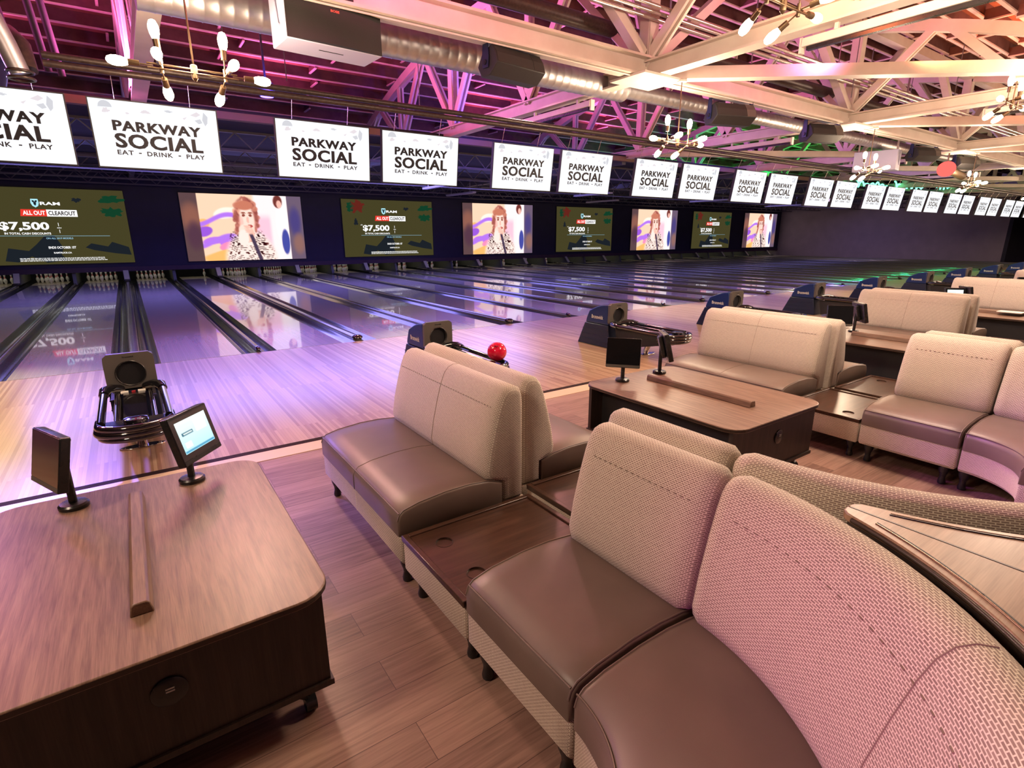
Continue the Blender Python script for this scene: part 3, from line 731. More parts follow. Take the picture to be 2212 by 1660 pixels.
def seat_unit(name, label, cat, group, s, y0, y1, seams):
    """straight seat: s=+1 faces -X, s=-1 faces +X; built round its own base"""
    ym = (y0+y1)/2; root = thing(name, label, cat, (s*1.45, ym, 0), group)
    fr = lambda d, z, u: (s*(1.05+d-1.45), y0-ym+u, z)
    Ln = y1-y0; us = [Ln*i/8 for i in range(9)]
    b = soft_sweep(MB(), BASE, fr, us, .012).build('base', FAB, root, smooth=35)
    c = soft_sweep(MB(), CUSH, fr, us, .012).build('seat_cushion', LEA, root, smooth=50)
    k = soft_sweep(MB(), BACK, fr, us, .036).build('backrest', FAB, root, smooth=55)
    t = MB()
    t.tube([fr(.012, .433, .012), fr(.012, .433, Ln-.012)], .0035, 6)
    for u in (.010, Ln-.010): t.tube([fr(d, z+.0, u) for d, z in CUSH[1:9]], .0035, 6)
    t.build('piping', LEA, c, smooth=60)
    for u in seams:
        MB().tube([fr(d+(-.001 if i < 2 else 0), z, u) for i, (d, z) in enumerate(CUSH[:9])], .0025, 6).build('seam', LEA, c, smooth=60)
        MB().tube([fr(d, z, u) for d, z in BACK[2:12]], .002, 6).build('seam', STITCH, k, smooth=60)
        MB().tube([fr(.006, .165, u), fr(.006, .312, u)], .002, 6).build('seam', FAB, b, smooth=60)
    dashes(fr, Ln, k)
    for d in (.06, .70):
        for u in (.07, Ln-.07): foot(root, (s*(1.05+d-1.45), y0-ym+u))
    return root
CX, CY = .66, -8.15
def corner_unit(name, label, cat, group, s):
    root = thing(name, label, cat, (s*1.30, -8.75, 0), group); R0 = 1.05-CX
    def fr(d, z, u):
        a = -u/.75; r = R0+d; return (s*(CX+r*math.cos(a)-1.30), CY+r*math.sin(a)+8.75, z)
    Ln = .75*PI/2; us = [Ln*i/28 for i in range(29)]
    b = soft_sweep(MB(), BASE, fr, us, .012).build('base', FAB, root, smooth=35)
    c = soft_sweep(MB(), CUSH, fr, us, .012).build('seat_cushion', LEA, root, smooth=50)
    k = soft_sweep(MB(), BACK, fr, us, .036).build('backrest', FAB, root, smooth=55)
    t = MB(); t.tube([fr(.012, .433, u) for u in us], .0035, 6)
    for u in (.012, Ln-.012): t.tube([fr(d, z, u) for d, z in CUSH[1:9]], .0035, 6)
    t.build('piping', LEA, c, smooth=60)
    MB().tube([fr(d, z, Ln/2) for d, z in BACK[2:12]], .002, 6).build('seam', STITCH, k, smooth=60)
    dashes(fr, Ln, k)
    for d in (.06, .70):
        for u in (.06, Ln-.06): p = fr(d, 0, u); foot(root, p[:2])
    return root
def plate_holes(mb, x0, x1, y0, y1, z, holes, r, depth, n=24):
    xs = sorted({x0, x1, *[h[0]-r*1.5 for h in holes], *[h[0]+r*1.5 for h in holes]}); yl = sorted({y0, y1, *[h[1]-r*1.5 for h in holes], *[h[1]+r*1.5 for h in holes]})
    for i in range(len(xs)-1):
        for j in range(len(yl)-1):
            a, b, c, d = xs[i], xs[i+1], yl[j], yl[j+1]; mx, my = (a+b)/2, (c+d)/2
            if any(abs(mx-h[0]) < r and abs(my-h[1]) < r for h in holes): continue
            mb.add([(a, c, z), (b, c, z), (b, d, z), (a, d, z)], [(0, 1, 2, 3)])
    for hx, hy in holes:
        q = r*1.5; vs = []
        for k in range(n):
            t = 2*PI*k/n+PI/4; cc, ss = math.cos(t), math.sin(t); m = max(abs(cc), abs(ss)); vs.append((hx+cc*q/m, hy+ss*q/m, z))
        for k in range(n): t = 2*PI*k/n+PI/4; vs.append((hx+r*math.cos(t), hy+r*math.sin(t), z))
        for k in range(n): t = 2*PI*k/n+PI/4; vs.append((hx+r*math.cos(t), hy+r*math.sin(t), z-depth))
        mb.add(vs, [(k, (k+1) % n, n+(k+1) % n, n+k) for k in range(n)]+[(n+k, n+(k+1) % n, 2*n+(k+1) % n, 2*n+k) for k in range(n)]+[tuple(range(2*n, 3*n))])
    return mb
def box_unit(label, group, s):
    y0, y1 = -7.48, -6.865; ym = (y0+y1)/2; root = thing('end_table', label, 'end table', (s*1.45, ym, 0), group)
    fr = lambda d, z, u: (s*(1.05+d-1.45), y0-ym+u, z); L2 = (y1-y0)/2
    soft_sweep(MB(), [(.012, .145), (.004, .165), (.004, .312), (.784, .312), (.784, .145)], fr, [0, .3, 2*L2], .01).build('base', FAB, root, smooth=35)
    xa, xb = sorted((s*(1.05-.004-1.45), s*(1.836-1.45))); t = .03
    b = MB().box((xa, -L2, .314), (xa+t, L2, .345)).box((xb-t, -L2, .314), (xb, L2, .345)).box((xa+t, -L2, .314), (xb-t, -L2+t, .345)).box((xa+t, L2-t, .314), (xb-t, L2, .345))
    b.build('raised_rim', WENGE, root, bevel=.004)
    h = [(s*(1.20-1.45), -7.03-ym), (s*(1.20-1.45), -7.33-ym)]
    plate_holes(MB(), xa+t, xb-t, -L2+t, L2-t, .336, h, .042, .007).build('top_panel', WENGE, root)
    for hx, hy in h: MB().lathe([(.0425, .331), (.0425, .3375), (.045, .3375), (.045, .335)], (hx, hy, 0), 24, caps=False).build('cup_holder', EDGE, root, smooth=30)
    for d in (.07, .7):
        for y in (-L2+.06, L2-.06): foot(root, (s*(1.05+d-1.45), y))
    return root
def wedge_unit(label, group):
    gx = BAY/2; R = 1.195; root = thing('wedge_table', label, 'wedge table', (gx, -8.9, 0), group)
    y_t = -8.53; a0 = math.asin((y_t-CY)/R); a1 = -math.radians(80)
    left = [(CX+R*math.cos(a0+(a1-a0)*i/24)-gx, CY+R*math.sin(a0+(a1-a0)*i/24)+8.9) for i in range(25)]
    def half(off, sg, z0, z1, mat_, nm, g=.002):
        pts = []
        for i, (x, y) in enumerate(left):
            a = a0+(a1-a0)*i/24; pts.append((x+off*math.cos(a), y+off*math.sin(a)))
        pts = [(min(x, -g), y) for x, y in pts]
        t0 = pts[0]; poly = [(-g, t0[1]+.040), (t0[0]*.5, t0[1]+.036), (t0[0]*.85, t0[1]+.02)]+pts+[(-g, pts[-1][1])]; poly = [(sg*-x, y) if sg > 0 else (x, y) for x, y in poly]
        return MB().prism(poly, z0, z1, 2).build(nm, mat_, root, bevel=.004)
    for sg in (-1, 1):
        half(0, sg, .952, .978, WEDGE, 'top_panel'); half(.03, sg, .05, .952, CABIN, 'pedestal', .004)
        ln = [((x+.028*math.cos(a0+(a1-a0)*i/24))*(-sg), y+.028*math.sin(a0+(a1-a0)*i/24), .9785) for i, (x, y) in enumerate(left) if i > 0]
        ln = [(x, y, z) for x, y, z in ln if (x > .012 if sg > 0 else x < -.012)]
        MB().tube(ln, .0035, 8).build('inlay_rail', BRONZE, root, smooth=60)
        MB().tube([(x-sg*.0-(-sg)*0, y, .978) for x, y, z in [(p[0]-sg*.008, p[1], 0) for p in ln] if (x*sg > .004)], .0035, 6).build('inlay_groove', BLK, root, smooth=60)
    MB().tube([(x, y, .965) for x, y in left]+[], .008, 8).tube([(-x, y, .965) for x, y in left], .008, 8).build('edge_band', EDGE, root, smooth=60)
    MB().box((-.003, left[-1][1], .93), (.003, left[0][1]+.03, .9788)).build('joint_strip', EDGE, root)
    return root
def table_unit(label, group):
    r = thing('lane_table', label, 'table', (0, -6.69, 0), group); y = 6.69
    MB().prism(rrect(-.565, -7.415+y, .565, -5.945+y, .13), .538, .566, 2).build('table_top', TABLE, r, bevel=.005)
    MB().prism(rrect(-.5655, -7.4155+y, .5655, -5.9445+y, .1305), .543, .560, 2).build('edge_band', EDGE, r)
    b = MB().box((-.53, -7.365+y, .165), (.53, -7.335+y, .538)); b.build('end_panel', CABIN, r)
    MB().box((-.53, -6.03+y, .165), (.53, -6.0+y, .538)).build('end_panel', CABIN, r)
    MB().box((-.40, -7.335+y, .165), (.40, -6.03+y, .538)).build('cabinet_body', BLKM, r)
    MB().box((-.54, -7.375+y, .143), (.54, -5.99+y, .167)).build('plinth', CABIN, r)
    MB().lathe([(.0, 0), (.052, 0), (.052, .006), (.044, .010), (.0, .011)], (0.04, -7.365+y, .39), 28, Matrix.Rotation(PI/2, 4, 'X')).build('power_grommet', BLK, r, smooth=30)
    MB().box((.03, -7.379+y, .405), (.055, -7.375+y, .409)).box((.03, -7.379+y, .395), (.055, -7.375+y, .399)).build('usb_slots', INK, r)
    hx = [(-.035, .566), (.035, .566), (.028, .604), (.018, .612), (-.018, .612), (-.028, .604)]
    MB().prism(hx, -7.17+y, -6.19+y, 1).build('divider_bar', TABLE, r, bevel=.004)
    for x in (-.46, .46):
        for yy in (-7.29, -6.09):
            MB().bar((x*.78, yy+y, .143), (x, yy+y, .055), .035, .014).cyl((x, yy+y, .035), (x, yy+y, .145), .012, 8).build('caster_bracket', BLK, r)
            MB().cyl((x-.02, yy+y, .036), (x+.02, yy+y, .036), .036, 16).build('caster', BLK, r, smooth=40)
    return r
MENU = None
def menu_mesh():
    nx, ny = 40, 30; u, v = np.meshgrid(np.linspace(0, 1, nx), np.linspace(1, 0, ny)); t = 1-v
    col = np.zeros((ny, nx, 3)); base = np.dstack([.72+.2*v, .90+.06*v, .93+.03*u]); col[:] = base
    def rc(a, b, c, d, k): col[(u > a) & (u < b) & (t > c) & (t < d)] = k
    rc(.12, .5, .13, .26, (.88, .95, .92)); rc(.1, .45, .36, .46, (.25, .42, .5)); rc(.13, .42, .385, .44, (.95, 1, .97)); rc(.08, .3, .68, .86, (.97, .98, .95)); rc(.55, .9, .1, .5, (.97, .99, .98)); rc(.0, 1, .92, 1, (.35, .62, .75))
    me = bpy.data.meshes.new('menu_picture'); W_, H_ = .222, .162
    me.from_pydata([((a-.5)*W_, (b-.5)*H_, 0) for b in np.linspace(1, 0, ny) for a in np.linspace(0, 1, nx)], [], [(j*nx+i, (j+1)*nx+i, (j+1)*nx+i+1, j*nx+i+1) for j in range(ny-1) for i in range(nx-1)])
    at = me.color_attributes.new('picture', 'FLOAT_COLOR', 'POINT'); at.data.foreach_set('color', np.dstack([np.clip(col, 0, 1)**2.2, np.ones((ny, nx))]).astype('f').ravel()); me.materials.append(LIT); return me
MM = menu_mesh()
def monitor(label, group, loc, s, lit, tilt=14, yaw=50):
    r = thing('lane_monitor', label, 'monitor', loc, group)
    MB().lathe([(.058, 0), (.060, .004), (.060, .016), (.052, .024), (.03, .027)], n=28).build('base', BLK, r, smooth=35)
    MB().cyl((0, 0, .02), (0, 0, .30), .017, 14).build('pole', BLK, r, smooth=50)
    # screen frame: x right, y up, z towards the viewer of the screen
    nrm = Vector((s*math.sin(math.radians(yaw)), -math.cos(math.radians(yaw)), 0)); rt = Vector((0, 0, 1)).cross(nrm)
    tl = math.radians(tilt); n2 = nrm*math.cos(tl)+Vector((0, 0, 1))*math.sin(tl); up = n2.cross(rt)
    M = Matrix((rt, up, n2)).transposed().to_4x4(); M.translation = Vector((0, 0, .245))+n2*.045
    MB().prism(rrect(-.142, -.125, .142, .125, .008, 3), -.022, .018, 2, M).build('housing', BLK, r, bevel=.004)
    MB().prism([(-.05, -.10), (.05, -.10), (.04, .10), (-.04, .10)], -.06, -.022, 2, M).build('rear_bulge', BLK, r, bevel=.01)
    MB().prism([(-.142, .112), (.142, .112), (.13, .125), (-.13, .125)], -.0225, .0, 2, M).build('top_vent', GREYP, r)
    MB().box((-.138, -.098, .018), (.138, .121, .020), M).build('glass', OFFSCR, r)
    MB().box((-.138, -.121, .018), (.138, -.100, .0205), M).build('speaker_bar', GREYP if not lit else BLK, r)
    if lit:
        o = bpy.data.objects.new('menu_panel', MM); COL.objects.link(o); o.parent = r; o.matrix_local = M @ Matrix.Translation((0, .010, .0207))
    return r
SIDE = {1: 'facing left', -1: 'facing right'}
protos = {}
def place(key, maker, label, off, group):
    if key not in protos: o = maker(label, group); protos[key] = (o, o.location.copy())
    else: o = dup(protos[key][0], None, label)
    o.location = protos[key][1]+Vector(off); return o
BO = {0: (0, 0), 1: (.03, .10), 2: (.08, .08), 3: (.25, .08), 4: (.4, .05), 5: (.5, .05), 6: (.6, .05), 7: (.7, .05)}
NB = 8
for k in range(NB):
    dx, dy = BO[k]; off = (k*BAY+dx, dy, 0); nth = ORD[k]
    whe = 'at the %s lane table from the left' % nth
    place('table', table_unit, 'low dark wood table with a divider bar, %s table from the left' % nth, off, 'lane tables')
    for s in (1, -1):
        if s == -1 and k == 0: continue
        sd = 'right' if s == 1 else 'left'
        tail = '%s of the %s table' % (sd, nth)
        place(('bench', s), lambda l, g: seat_unit('double_bench', l, 'bench', g, s, -6.825, -5.50, [.6625]), 'taupe two-seat bench with fabric back, %s from the left' % tail, off, 'two-seat benches')
        place(('box', s), lambda l, g: box_unit(l, g, s), 'low end table with cup holders, %s from the left' % tail, off, 'end tables')
        place(('single', s), lambda l, g: seat_unit('single_seat', l, 'seat', g, s, -8.135, -7.49, []), 'straight taupe single seat, %s from the left' % tail, off, 'single seats')
        place(('corner', s), lambda l, g: corner_unit('curved_seat', l, 'curved seat', g, s), 'curved corner seat with fabric back, %s from the left' % tail, off, 'curved corner seats')
        lit = (k, s) in ((0, 1), (3, -1))
        z = .566
        key = ('mon', s, lit)
        place(key, lambda l, g: monitor(l, g, (s*.24, -6.10, z), s, lit), ('small lit touch screen' if lit else 'small dark touch screen')+', %s one on the %s table from the left' % (sd, nth), off, 'touch screens')
    if k == 0:
        s = -1
        place(('mon0', -1, False), lambda l, g: monitor(l, g, (s*.24, -6.10, .566), s, False, 12, 66), 'small dark touch screen, left one on the first table from the left', off, 'touch screens')
    if k < NB-1:
        place('wedge', wedge_unit, 'wedge-shaped wooden table between curved backs, %s from the left' % nth, off, 'wedge tables')
tag(MB().box((-.11, -.15, 0), (.11, .15, .012)).build('menu_card', PAPER, loc=(3*BAY+BO[3][0]-.1, -6.75, .6125)), 'flat menu card lying on the divider bar of a far lane table', 'card')
tag(MB().prism(blob(0, 0, .03, .022, 3, 12, .2), 0, .012, 2).build('cloth_scrap', BLUE, loc=(1.17+.30, -8.72, .483), bevel=.004), 'small scrap of blue cloth stuck behind the curved seat cushion', 'cloth scrap')
# ---------------------------------------------------------------- ball returns
BRW = text_mesh('Brunswick', .27, .062, 0, .95)
def make_return():
    r = thing('ball_return', '', 'ball return', (0, -3.3, 0), 'ball returns'); y = 3.3
    # hood: lower skirt, upper cover, face plate
    sk = [(-3.04+y, 0), (-2.27+y, 0), (-2.44+y, .37), (-2.985+y, .37)]
    MB().prism(sk, -.20, .20, 0).build('skirt', BLUED, r, bevel=.012)
    b = MB()
    for i in range(3): b.box((-.206, -3.0+y+.006*i, .09+.09*i), (.206, -2.33+y-.035*i, .10+.09*i))
    b.build('skirt_rib', BLUED, r)
    up = [(-2.985+y, .372), (-2.448+y, .372), (-2.47+y, .45), (-2.53+y, .575)]+[(-2.53-.40*i/6+y, .575+.125*math.sin(PI/2*i/6)) for i in range(1, 7)]+[(-2.965+y, .70)]
    h = MB().prism(up, -.195, .195, 0).build('cover', BLUE, r, bevel=.02, seg=3)
    # face plate with its round mouth
    n = 36; rr = .118; fy = -2.985+y; out = []
    oc = (0, .53)
    rim = rrect(-.2, .385, .2, .715, .04, 5); rim = [(x, z+.022*(1-(x/.2)**2)*(z > .6)) for x, z in rim]
    def rayhit(a):
        dx, dz = math.cos(a), math.sin(a); best = None
        for i in range(len(rim)):
            (x1, z1), (x2, z2) = rim[i], rim[(i+1) % len(rim)]; ex, ez = x2-x1, z2-z1; den = dx*ez-dz*ex
            if abs(den) < 1e-9: continue
            t = ((x1-oc[0])*ez-(z1-oc[1])*ex)/den; u = ((x1-oc[0])*dz-(z1-oc[1])*dx)/den
            if t > 0 and -1e-6 <= u <= 1+1e-6: best = t if best is None else min(best, t)
        return (oc[0]+dx*best, oc[1]+dz*best)
    vs = []
    for k in range(n): vs.append(rayhit(2*PI*k/n))
    vs2 = [(oc[0]+rr*math.cos(2*PI*k/n), oc[1]+rr*math.sin(2*PI*k/n)) for k in range(n)]
    V = [(x, fy-.035, z) for x, z in vs]+[(x, fy-.035, z) for x, z in vs2]+[(x, fy+.01, z) for x, z in vs]+[(x, fy+.0, z) for x, z in vs2]
    F = []
    for k in range(n):
        q = (k+1) % n; F += [(k, q, n+q, n+k), (k, 2*n+k, 2*n+q, q), (n+k, n+q, 3*n+q, 3*n+k)]
    MB().add(V, F).build('face_plate', GREYP, r, smooth=35)
    MB().add([(x, fy-.002, z) for x, z in vs2], [tuple(range(n))]).build('mouth', PLUM, r)
    MB().tube([(x, fy-.037, z) for x, z in vs2], .006, 6, closed=True).build('mouth_ring', BLK, r, smooth=60)
    lettering(text_mesh('Brunswick', .09, .016), BLK, r, face_mtx((0, fy-.0365, .688), (1, 0, 0), (0, 0, 1)))
    for s in (-1, 1): lettering(BRW, INK, r, face_mtx((s*.2005, -2.735+y, .485), (0, s, 0), (0, 0, 1)))
    # shoulders, rails, lift plate and end loop
    for s in (-1, 1):
        MB().tube([(s*.10, -3.0+y, .38), (s*.17, -3.06+y, .40), (s*.215, -3.13+y, .405), (s*.225, -3.22+y, .395)], [.05, .055, .05, .04], 12).build('shoulder', BLKG, r, smooth=60)
        MB().tube([(s*.225, -3.18+y, .395), (s*.225, -4.16+y, .385)], .030, 14).tube([(s*.13, -3.16+y, .375), (s*.13, -4.16+y, .365)], .018, 10).build('rail', BLKG, r, smooth=60)
        MB().prism([(-3.08+y, .34), (-4.1+y, .33), (-4.0+y, .20), (-3.15+y, .02)], s*.12-.01, s*.12+.01, 0).build('side_panel', BLKM, r)
        MB().box((s*.155-.012, -3.5+y, .40), (s*.155+.012, -3.2+y, .41)).build('side_arm', BLK, r)
    MB().box((-.085, -4.12+y, .352), (.085, -3.1+y, .362)).build('lift_plate', BLKG, r)
    MB().box((-.105, -3.12+y, .363), (-.045, -3.06+y, .375)).box((.03, -3.12+y, .363), (.09, -3.06+y, .375)).build('printed_label', PAPER, r)
    MB().box((-.02, -3.10+y, .364), (.01, -3.08+y, .374)).build('printed_label', REDP, r)
    for z, rad, w in ((.375, .030, .24), (.33, .032, .25), (.292, .026, .235)):
        MB().tube([(-w, -4.05+y, z)]+[(w*math.cos(PI+PI*i/16), -4.17+y-.165*math.sin(PI*i/16), z) for i in range(17)]+[(w, -4.05+y, z)], rad, 12).build('end_loop', BLKG, r, smooth=60)
    MB().prism([(x, -4.17+y-.14*math.sqrt(max(0, 1-(x/.235)**2))) for x in [-.235+.47*i/16 for i in range(17)]]+[(.235, -4.08+y), (-.235, -4.08+y)], .30, .385, 2).build('end_tray', BLKG, r, bevel=.01)
    MB().lathe([(.075, .38), (.085, .395), (.08, .42), (.05, .43)], (0, -4.2+y, 0), 20).build('hand_dryer', BLKG, r, smooth=40)
    MB().prism([(-4.25+y, .30), (-3.95+y, .30), (-3.98+y, .235), (-4.2+y, .235)], -.1, .1, 0).build('under_block', PIPEB, r, bevel=.01)
    MB().tube([(0, -3.62+y, .012), (0, -3.66+y, .12), (0, -3.78+y, .33)], .042, 14).build('support_post', CHROME, r, smooth=60)
    MB().prism([(.17*math.cos(2*PI*i/28), -3.66+y+.055*math.sin(2*PI*i/28)) for i in range(28)], 0, .012, 2).build('floor_plate', CHROME, r, bevel=.004)
    for s in (-.13, .13): MB().cyl((s, -3.66+y, .012), (s, -3.66+y, .018), .011, 10).build('bolt', CHROME, r)
    return r
br = None
for k in range(0, 14):
    lab = 'blue and black ball return with oval track, %s from the left' % ORD[k]
    if br is None: br = make_return(); br['label'] = lab
    else: dup(br, (k*P, -3.3, 0), lab)
b = MB(); n = 28; m = 18
b.lathe([(.109*math.sin(PI*i/m)+.0003, -.109*math.cos(PI*i/m)) for i in range(m+1)], n=n)
o = b.build('bowling_ball', REDB, smooth=80, loc=(P+.145, -4.16, .513)); tag(o, 'glossy red bowling ball resting at the end of a ball return track', 'bowling ball')
for dx, dy in ((-.014, .0), (.014, .004), (0, -.03)): MB().lathe([(.0, 0), (.0115, 0), (.0115, .004), (.0, .004)], n=12).build('finger_hole', BLK, o).location = (dx-.045, dy-.055, .0812)

# ---------------------------------------------------------------- chandeliers
BPR = [(.016, 0), (.026, .012), (.036, .045), (.040, .08), (.037, .11), (.024, .14), (.004, .15)]
def make_chand(H=.81):
    r = thing('chandelier', '', 'chandelier', (0, 0, 3.27), 'bare-bulb chandeliers')
    MB().cyl((0, 0, H), (0, 0, H+.03), .07, 18).build('canopy', STEEL, r, smooth=40)
    MB().cyl((0, 0, 0), (0, 0, H+.01), .008, 8).build('stem', BRASS, r, smooth=60)
    MB().lathe([(.0, -.08), (.012, -.075), (.02, -.06), (.026, -.055), (.028, .04), (.02, .05), (.006, .055)], n=14).build('hub', BRASS, r, smooth=40)
    for y, z in ((.018, .02), (-.018, -.02)): MB().cyl((-.34, y, z), (.34, y, z), .008, 8).build('crossbar', BRASS, r, smooth=60)
    def light(p, d):
        d = Vector(d).normalized(); q = d.to_track_quat('Z', 'Y').to_matrix().to_4x4(); q.translation = Vector(p)
        a = MB().lathe([(.006, 0), (.006, .09), (.024, .092), (.027, .17), (.0, .17)], n=12, M=q, c=(0, 0, 0)).build('socket', BRASS, r, smooth=40)
        MB().lathe([(R, z+.165) for R, z in BPR], n=12, M=q).build('bulb', BULB, a, smooth=70)
    for s in (-1, 1):
        MB().cyl((s*.24, 0, -.05), (s*.24, 0, .05), .016, 10).build('joint', BRASS, r, smooth=40)
        light((s*.30, 0, 0), (s, 0, 0)); light((s*.24, .0, .03), (s*.05, 0, 1)); light((s*.24, -.0, 0), (s*.15, -1, .15)); light((s*.24, 0, -.02), (-s*.1, .5, -.35))
    return r
ch = ch2 = None
CP = [(x, -3.35, 'front') for x in CH]+[(x, -6.2, 'rear') for x in (4.95, 11.2, 17.6, 23.9)]
cnt = {'front': 0, 'rear': 0}
for x, y, row in CP:
    lab = 'brass chandelier with bare glowing bulbs, %s in the row %s' % (ORD[cnt[row]], 'over the approach' if row == 'front' else 'over the seats'); cnt[row] += 1
    lab = lab.replace('in the row', 'in the row')
    if ch is None: ch = make_chand(); ch.location = (x, y, 3.14); ch['label'] = lab.replace('the row over', 'row over')
    elif row == 'front': dup(ch, (x, y, 3.14), lab)
    elif ch2 is None: ch2 = make_chand(.30); ch2.location = (x, y, 3.64); ch2['label'] = lab
    else: dup(ch2, (x, y, 3.64), lab)

# ---------------------------------------------------------------- loudspeakers
def big_speaker(loc, rz, label, top=.75):
    r = thing('loudspeaker', label, 'loudspeaker', loc, None, rz)
    MB().box((-.50, 0, 0), (.50, .45, .50)).build('cabinet', STEELP, r, bevel=.012)
    b = MB(); pts = [(-.495, -.012)]+[(x, -.012-.05*(1-(x/.47)**2)) for x in [-.47+.94*i/12 for i in range(13)]]+[(.495, -.012), (.495, .004), (-.495, .004)]
    b.prism(pts, .008, .492, 2); b.build('grille', GRILL, r, smooth=30)
    lettering(text_mesh('BOSE', .09, .022), REDL if False else mat('red_letter', (.8, .12, .08), .4), r, face_mtx((-.02, -.066, .30), (1, 0, 0), (0, 0, 1)))
    MB().box((-.12, .18, -.004), (.14, .19, .0)).build('underside_slot', BLKM, r)
    for x in (-.44, .44): MB().box((x-.02, .25, .5), (x+.02, .29, top)).build('hanger', CONDUIT, r)
    for s in (-1, 1): MB().tube([(s*.504, .14, .14), (s*.512, .18, .16), (s*.512, .22, .36), (s*.504, .24, .40)], .012, 8).build('handle', STEELP, r, smooth=50)
    return r
big_speaker((2.24, -3.0, 3.64), math.radians(4), 'large loudspeaker with a black grille and pale sides under the long girder')
big_speaker((17.3, -2.0, 3.42), math.radians(100), 'large grey loudspeaker seen from behind, far along the long girder', 2.75)
def small_speaker(loc, rz, label, pale):
    r = thing('loudspeaker', label, 'loudspeaker', loc, 'bracket-hung loudspeakers', rz)
    T = Matrix.Rotation(math.radians(-28), 4, 'X')
    cab = [(-.17, -.12), (-.19, .0), (-.17, .12), (.02, .15), (.17, .07), (.17, -.07), (.02, -.15)]
    MB().prism(cab, -.40, .40, 0, T).build('cabinet', BLKM, r, bevel=.012)
    MB().prism([(-.175, -.115), (-.196, .0), (-.175, .115), (-.168, .115), (-.168, -.115)], -.385, .20, 0, T).build('grille', GRILL, r)
    MB().prism([(-.175, -.115), (-.196, .0), (-.175, .115), (-.168, .115), (-.168, -.115)], .205, .385, 0, T).build('horn_cover', pale, r)
    for s in (-1, 1):
        MB().prism([(-.05, -.06), (.05, -.06), (.06, .06), (.04, .27), (-.04, .27), (-.06, .06)], s*.42-.006, s*.42+.006, 0).build('bracket_arm', BLUED, r)
        MB().cyl((s*.40, 0, 0), (s*.44, 0, 0), .03, 12).build('pivot_knob', BLK, r, smooth=40)
    MB().box((-.425, -.03, .258), (.425, .03, .27)).build('bracket_bar', BLUED, r)
    MB().tube([(-.3, .05, .13), (-.28, .03, .22), (-.1, .03, .25)], .006, 6).build('cable', BLK, r)
    return r
for i, (x, nm) in enumerate(((4.48, 'nearest'), (9.1, 'second'), (12.25, 'third'), (17.55, 'fourth'), (20.6, 'fifth'))):
    small_speaker((x, -2.92, 3.80 if i == 0 else 3.76), math.radians(6 if i == 0 else -18), 'black loudspeaker hung in a bracket under the long girder, %s of the bracket-hung ones' % nm, GRILL if i == 0 else (GREYP if i < 3 else GREYP))

# ---------------------------------------------------------------- ducts and pipes in the roof
def duct(x0, x1, y, z, rad, label):
    y += .25; b = MB(); pts = []; rs = []; x = x0
    while x < x1: pts += [(x, y, z), (x+.012, y, z), (x+.024, y, z)]; rs += [rad, rad*1.025, rad]; x += .14
    o = b.tube(pts, rs, 20).build('spiral_duct', DUCT, smooth=50); tag(o, label, 'duct')
    for xx in [x0+1+2.5*i for i in range(int((x1-x0)/2.5))]:
        MB().box((xx-.02, y-.003, z+rad), (xx+.02, y+.003, ztop(y)+.05)).build('strap', DUCT, o)
    return o
duct(.6, 7.4, -2.3, 4.12, .19, 'thick silver spiral duct beside the long girder')
duct(7.4, 22, -2.3, 4.12, .13, 'thinner silver spiral duct continuing further along the girder')
for i, x in enumerate((1.15, 6.7, 12.2)):
    r = thing('air_grille', 'pale louvred air grille on the silver duct, %s from the left' % ORD[i], 'air grille', (x, -2.05, 4.33 if x < 7 else 4.27), 'duct air grilles')
    MB().box((-.35, -.13, 0), (.35, .13, .02)).build('grille_frame', CREAM, r); b = MB()
    for j in range(14): b.box((-.32+.047*j, -.11, -.01), (-.30+.047*j, .11, 0))
    b.build('louvre', STEEL, r)
tag(MB().tube([(-6, -2.62, 4.68), (54, -2.62, 4.68)], .105, 16).build('insulated_pipe', PIPEB, smooth=50), 'thick dark iron pipe above the long girder', 'pipe')
for i in range(3):
    tag(MB().tube([(-6, -3.22-.10*i, 4.70+.03*i), (10.6, -3.22-.10*i, 4.70+.03*i), (54, -3.22-.10*i, 4.70+.03*i)], .026, 8).build('conduit', CONDUIT, smooth=50), 'shiny steel conduit above the long girder, %s of the three side by side' % ORD[i], 'conduit', 'three parallel conduits')
r = thing('insulated_duct', 'bent insulated pipe with a black elbow and foil wrap at the upper left corner', 'duct', (-.45, -1.6, 3.2))
MB().tube([(-.35, 1.6, .3), (-.2, .9, .45), (-.05, .35, .52), (.04, .12, .38), (.06, .05, .15)], [.10, .10, .105, .10, .10], 16).build('elbow', PIPEB, r, smooth=60)
MB().tube([(-.12, -.10, .62), (-.04, -.05, .35), (.02, -.02, .10)], .085, 16).build('foil_wrap', DUCT, r, smooth=60)
for z, t in ((.12, 0), (.06, .02)): MB().tube([(.02+.10*math.cos(a), -.02+.1*math.sin(a)+t*.3, z) for a in [2*PI*i/16 for i in range(16)]], .014, 8, closed=True).build('clamp_ring', PIPEB, r, smooth=60)
for i, x in enumerate((-.9, -.55, -.4)):
    tag(MB().tube([(x, 1.5+.2*i, 5.9), (x+.15, 2.2+.2*i, 4.2)], .05, 10).build('drop_pipe', BLKM, smooth=50), 'black drop pipe near the upper left corner, %s from the left' % ORD[i], 'pipe', 'black drop pipes')
r = thing('wash_lamp', 'round stage lamp glowing blue behind the big loudspeaker', 'stage lamp', (2.45, 1.25, 4.0))
MB().lathe([(.0, 0), (.12, 0), (.14, .05), (.12, .2), (.05, .24)], n=20).build('can', BLKM, r, smooth=40); MB().lathe([(.0, .0), (.1, .0), (.1, .004), (.0, .004)], (0, 0, -.005), 20).build('lens', PARB, r)
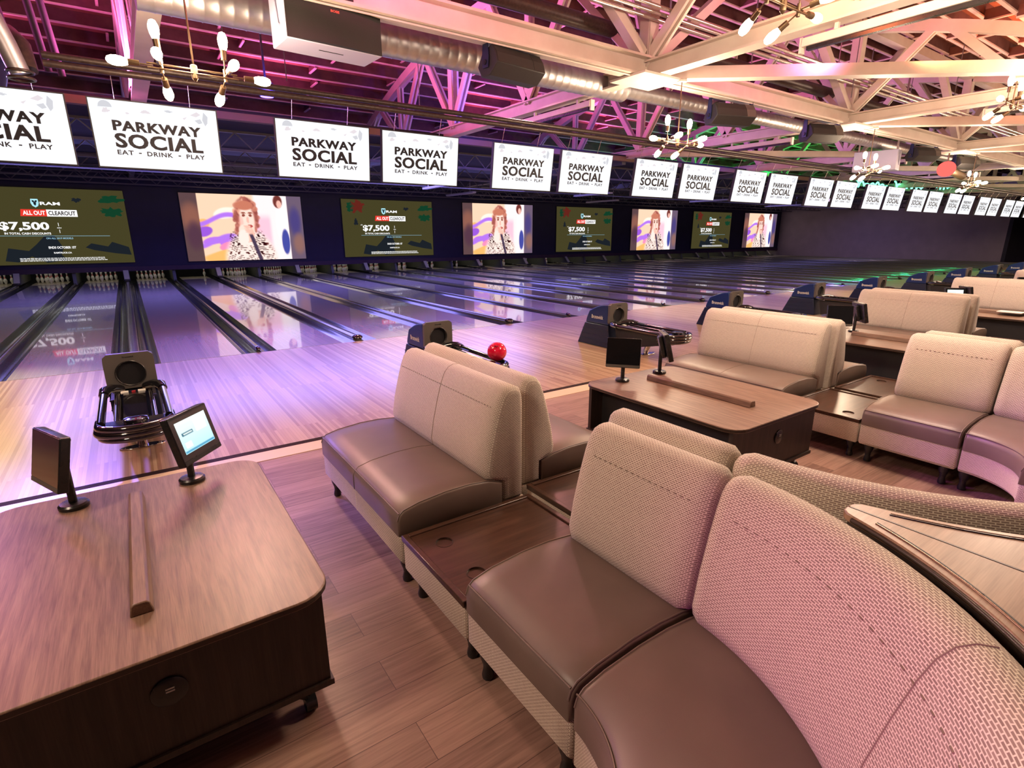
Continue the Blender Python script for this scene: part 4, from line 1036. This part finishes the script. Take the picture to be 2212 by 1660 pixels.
MB().box((-.015, -.015, .22), (.015, .015, 1.6)).build('hanger', BLKM, r)
MB().tube([(0, 0, .02), (0, 0, .5)], .012, 6).build('cable', BLK, r)
# hanging rods, red bracket strip, neon and red lamp
for i, (x, y) in enumerate(((1.6, -.5), (2.6, .5), (5.2, 1.2), (8.1, -1), (9.4, -4.5), (11, -4.0), (13.8, -4.6))):
    tag(MB().cyl((x, y, 4.1), (x, y, ztop(y)+.1), .008, 6).build('hanger_rod', DARKS), 'thin dark hanger rod dropping from the roof joists, %s from the left' % ORD[i], 'hanger rod', 'thin hanger rods')
def squiggle(x, y, z, w, h, n, seed):
    rr = random.Random(seed); pts = []; 
    for i in range(n*10+1):
        t = i/10; pts.append((x+w*t/n+.25*h*math.sin(2*PI*t), y, z+h*.5*math.sin(2*PI*t+1.4)*(.6+.4*math.sin(1.7*t+seed))))
    return pts
r = thing('neon_sign', 'green neon script sign glowing high above the far lanes', 'neon sign', (0, 3.05, 0))
MB().tube(squiggle(27.6, 0, 4.0, 3.2, .30, 6, 1), .035, 6).build('neon_tube', NEON, r); MB().tube(squiggle(31.6, 0, 4.12, 3.6, .34, 6, 2), .035, 6).build('neon_tube', NEON, r); MB().tube(squiggle(36.2, 0, 4.3, 2.6, .3, 5, 3), .035, 6).build('neon_tube', NEON, r)
MB().tube([(27.9, 0, 4.45), (28.5, 0, 4.9), (28.9, 0, 4.55), (28.4, 0, 4.4)], .05, 6).build('neon_tube', NEON, r)
MB().box((27.2, .06, 3.75), (39.2, .1, 3.8)).build('mounting_rail', DARKS, r)
r = thing('red_lamp', 'round red lamp with a brass tail far along the girder', 'lamp', (19.4, -2.9, 3.55))
MB().lathe([(.02+.2*math.sin(PI*i/10), -.2*math.cos(PI*i/10)) for i in range(11)], n=18).build('globe', REDL, r, smooth=80); MB().tube([(.15, 0, .0), (1.3, 0, -.12)], .11, 12).build('tail', BRASS, r, smooth=50); MB().cyl((0, 0, .18), (0, 0, .5), .02, 8).build('stem', BRASS, r)
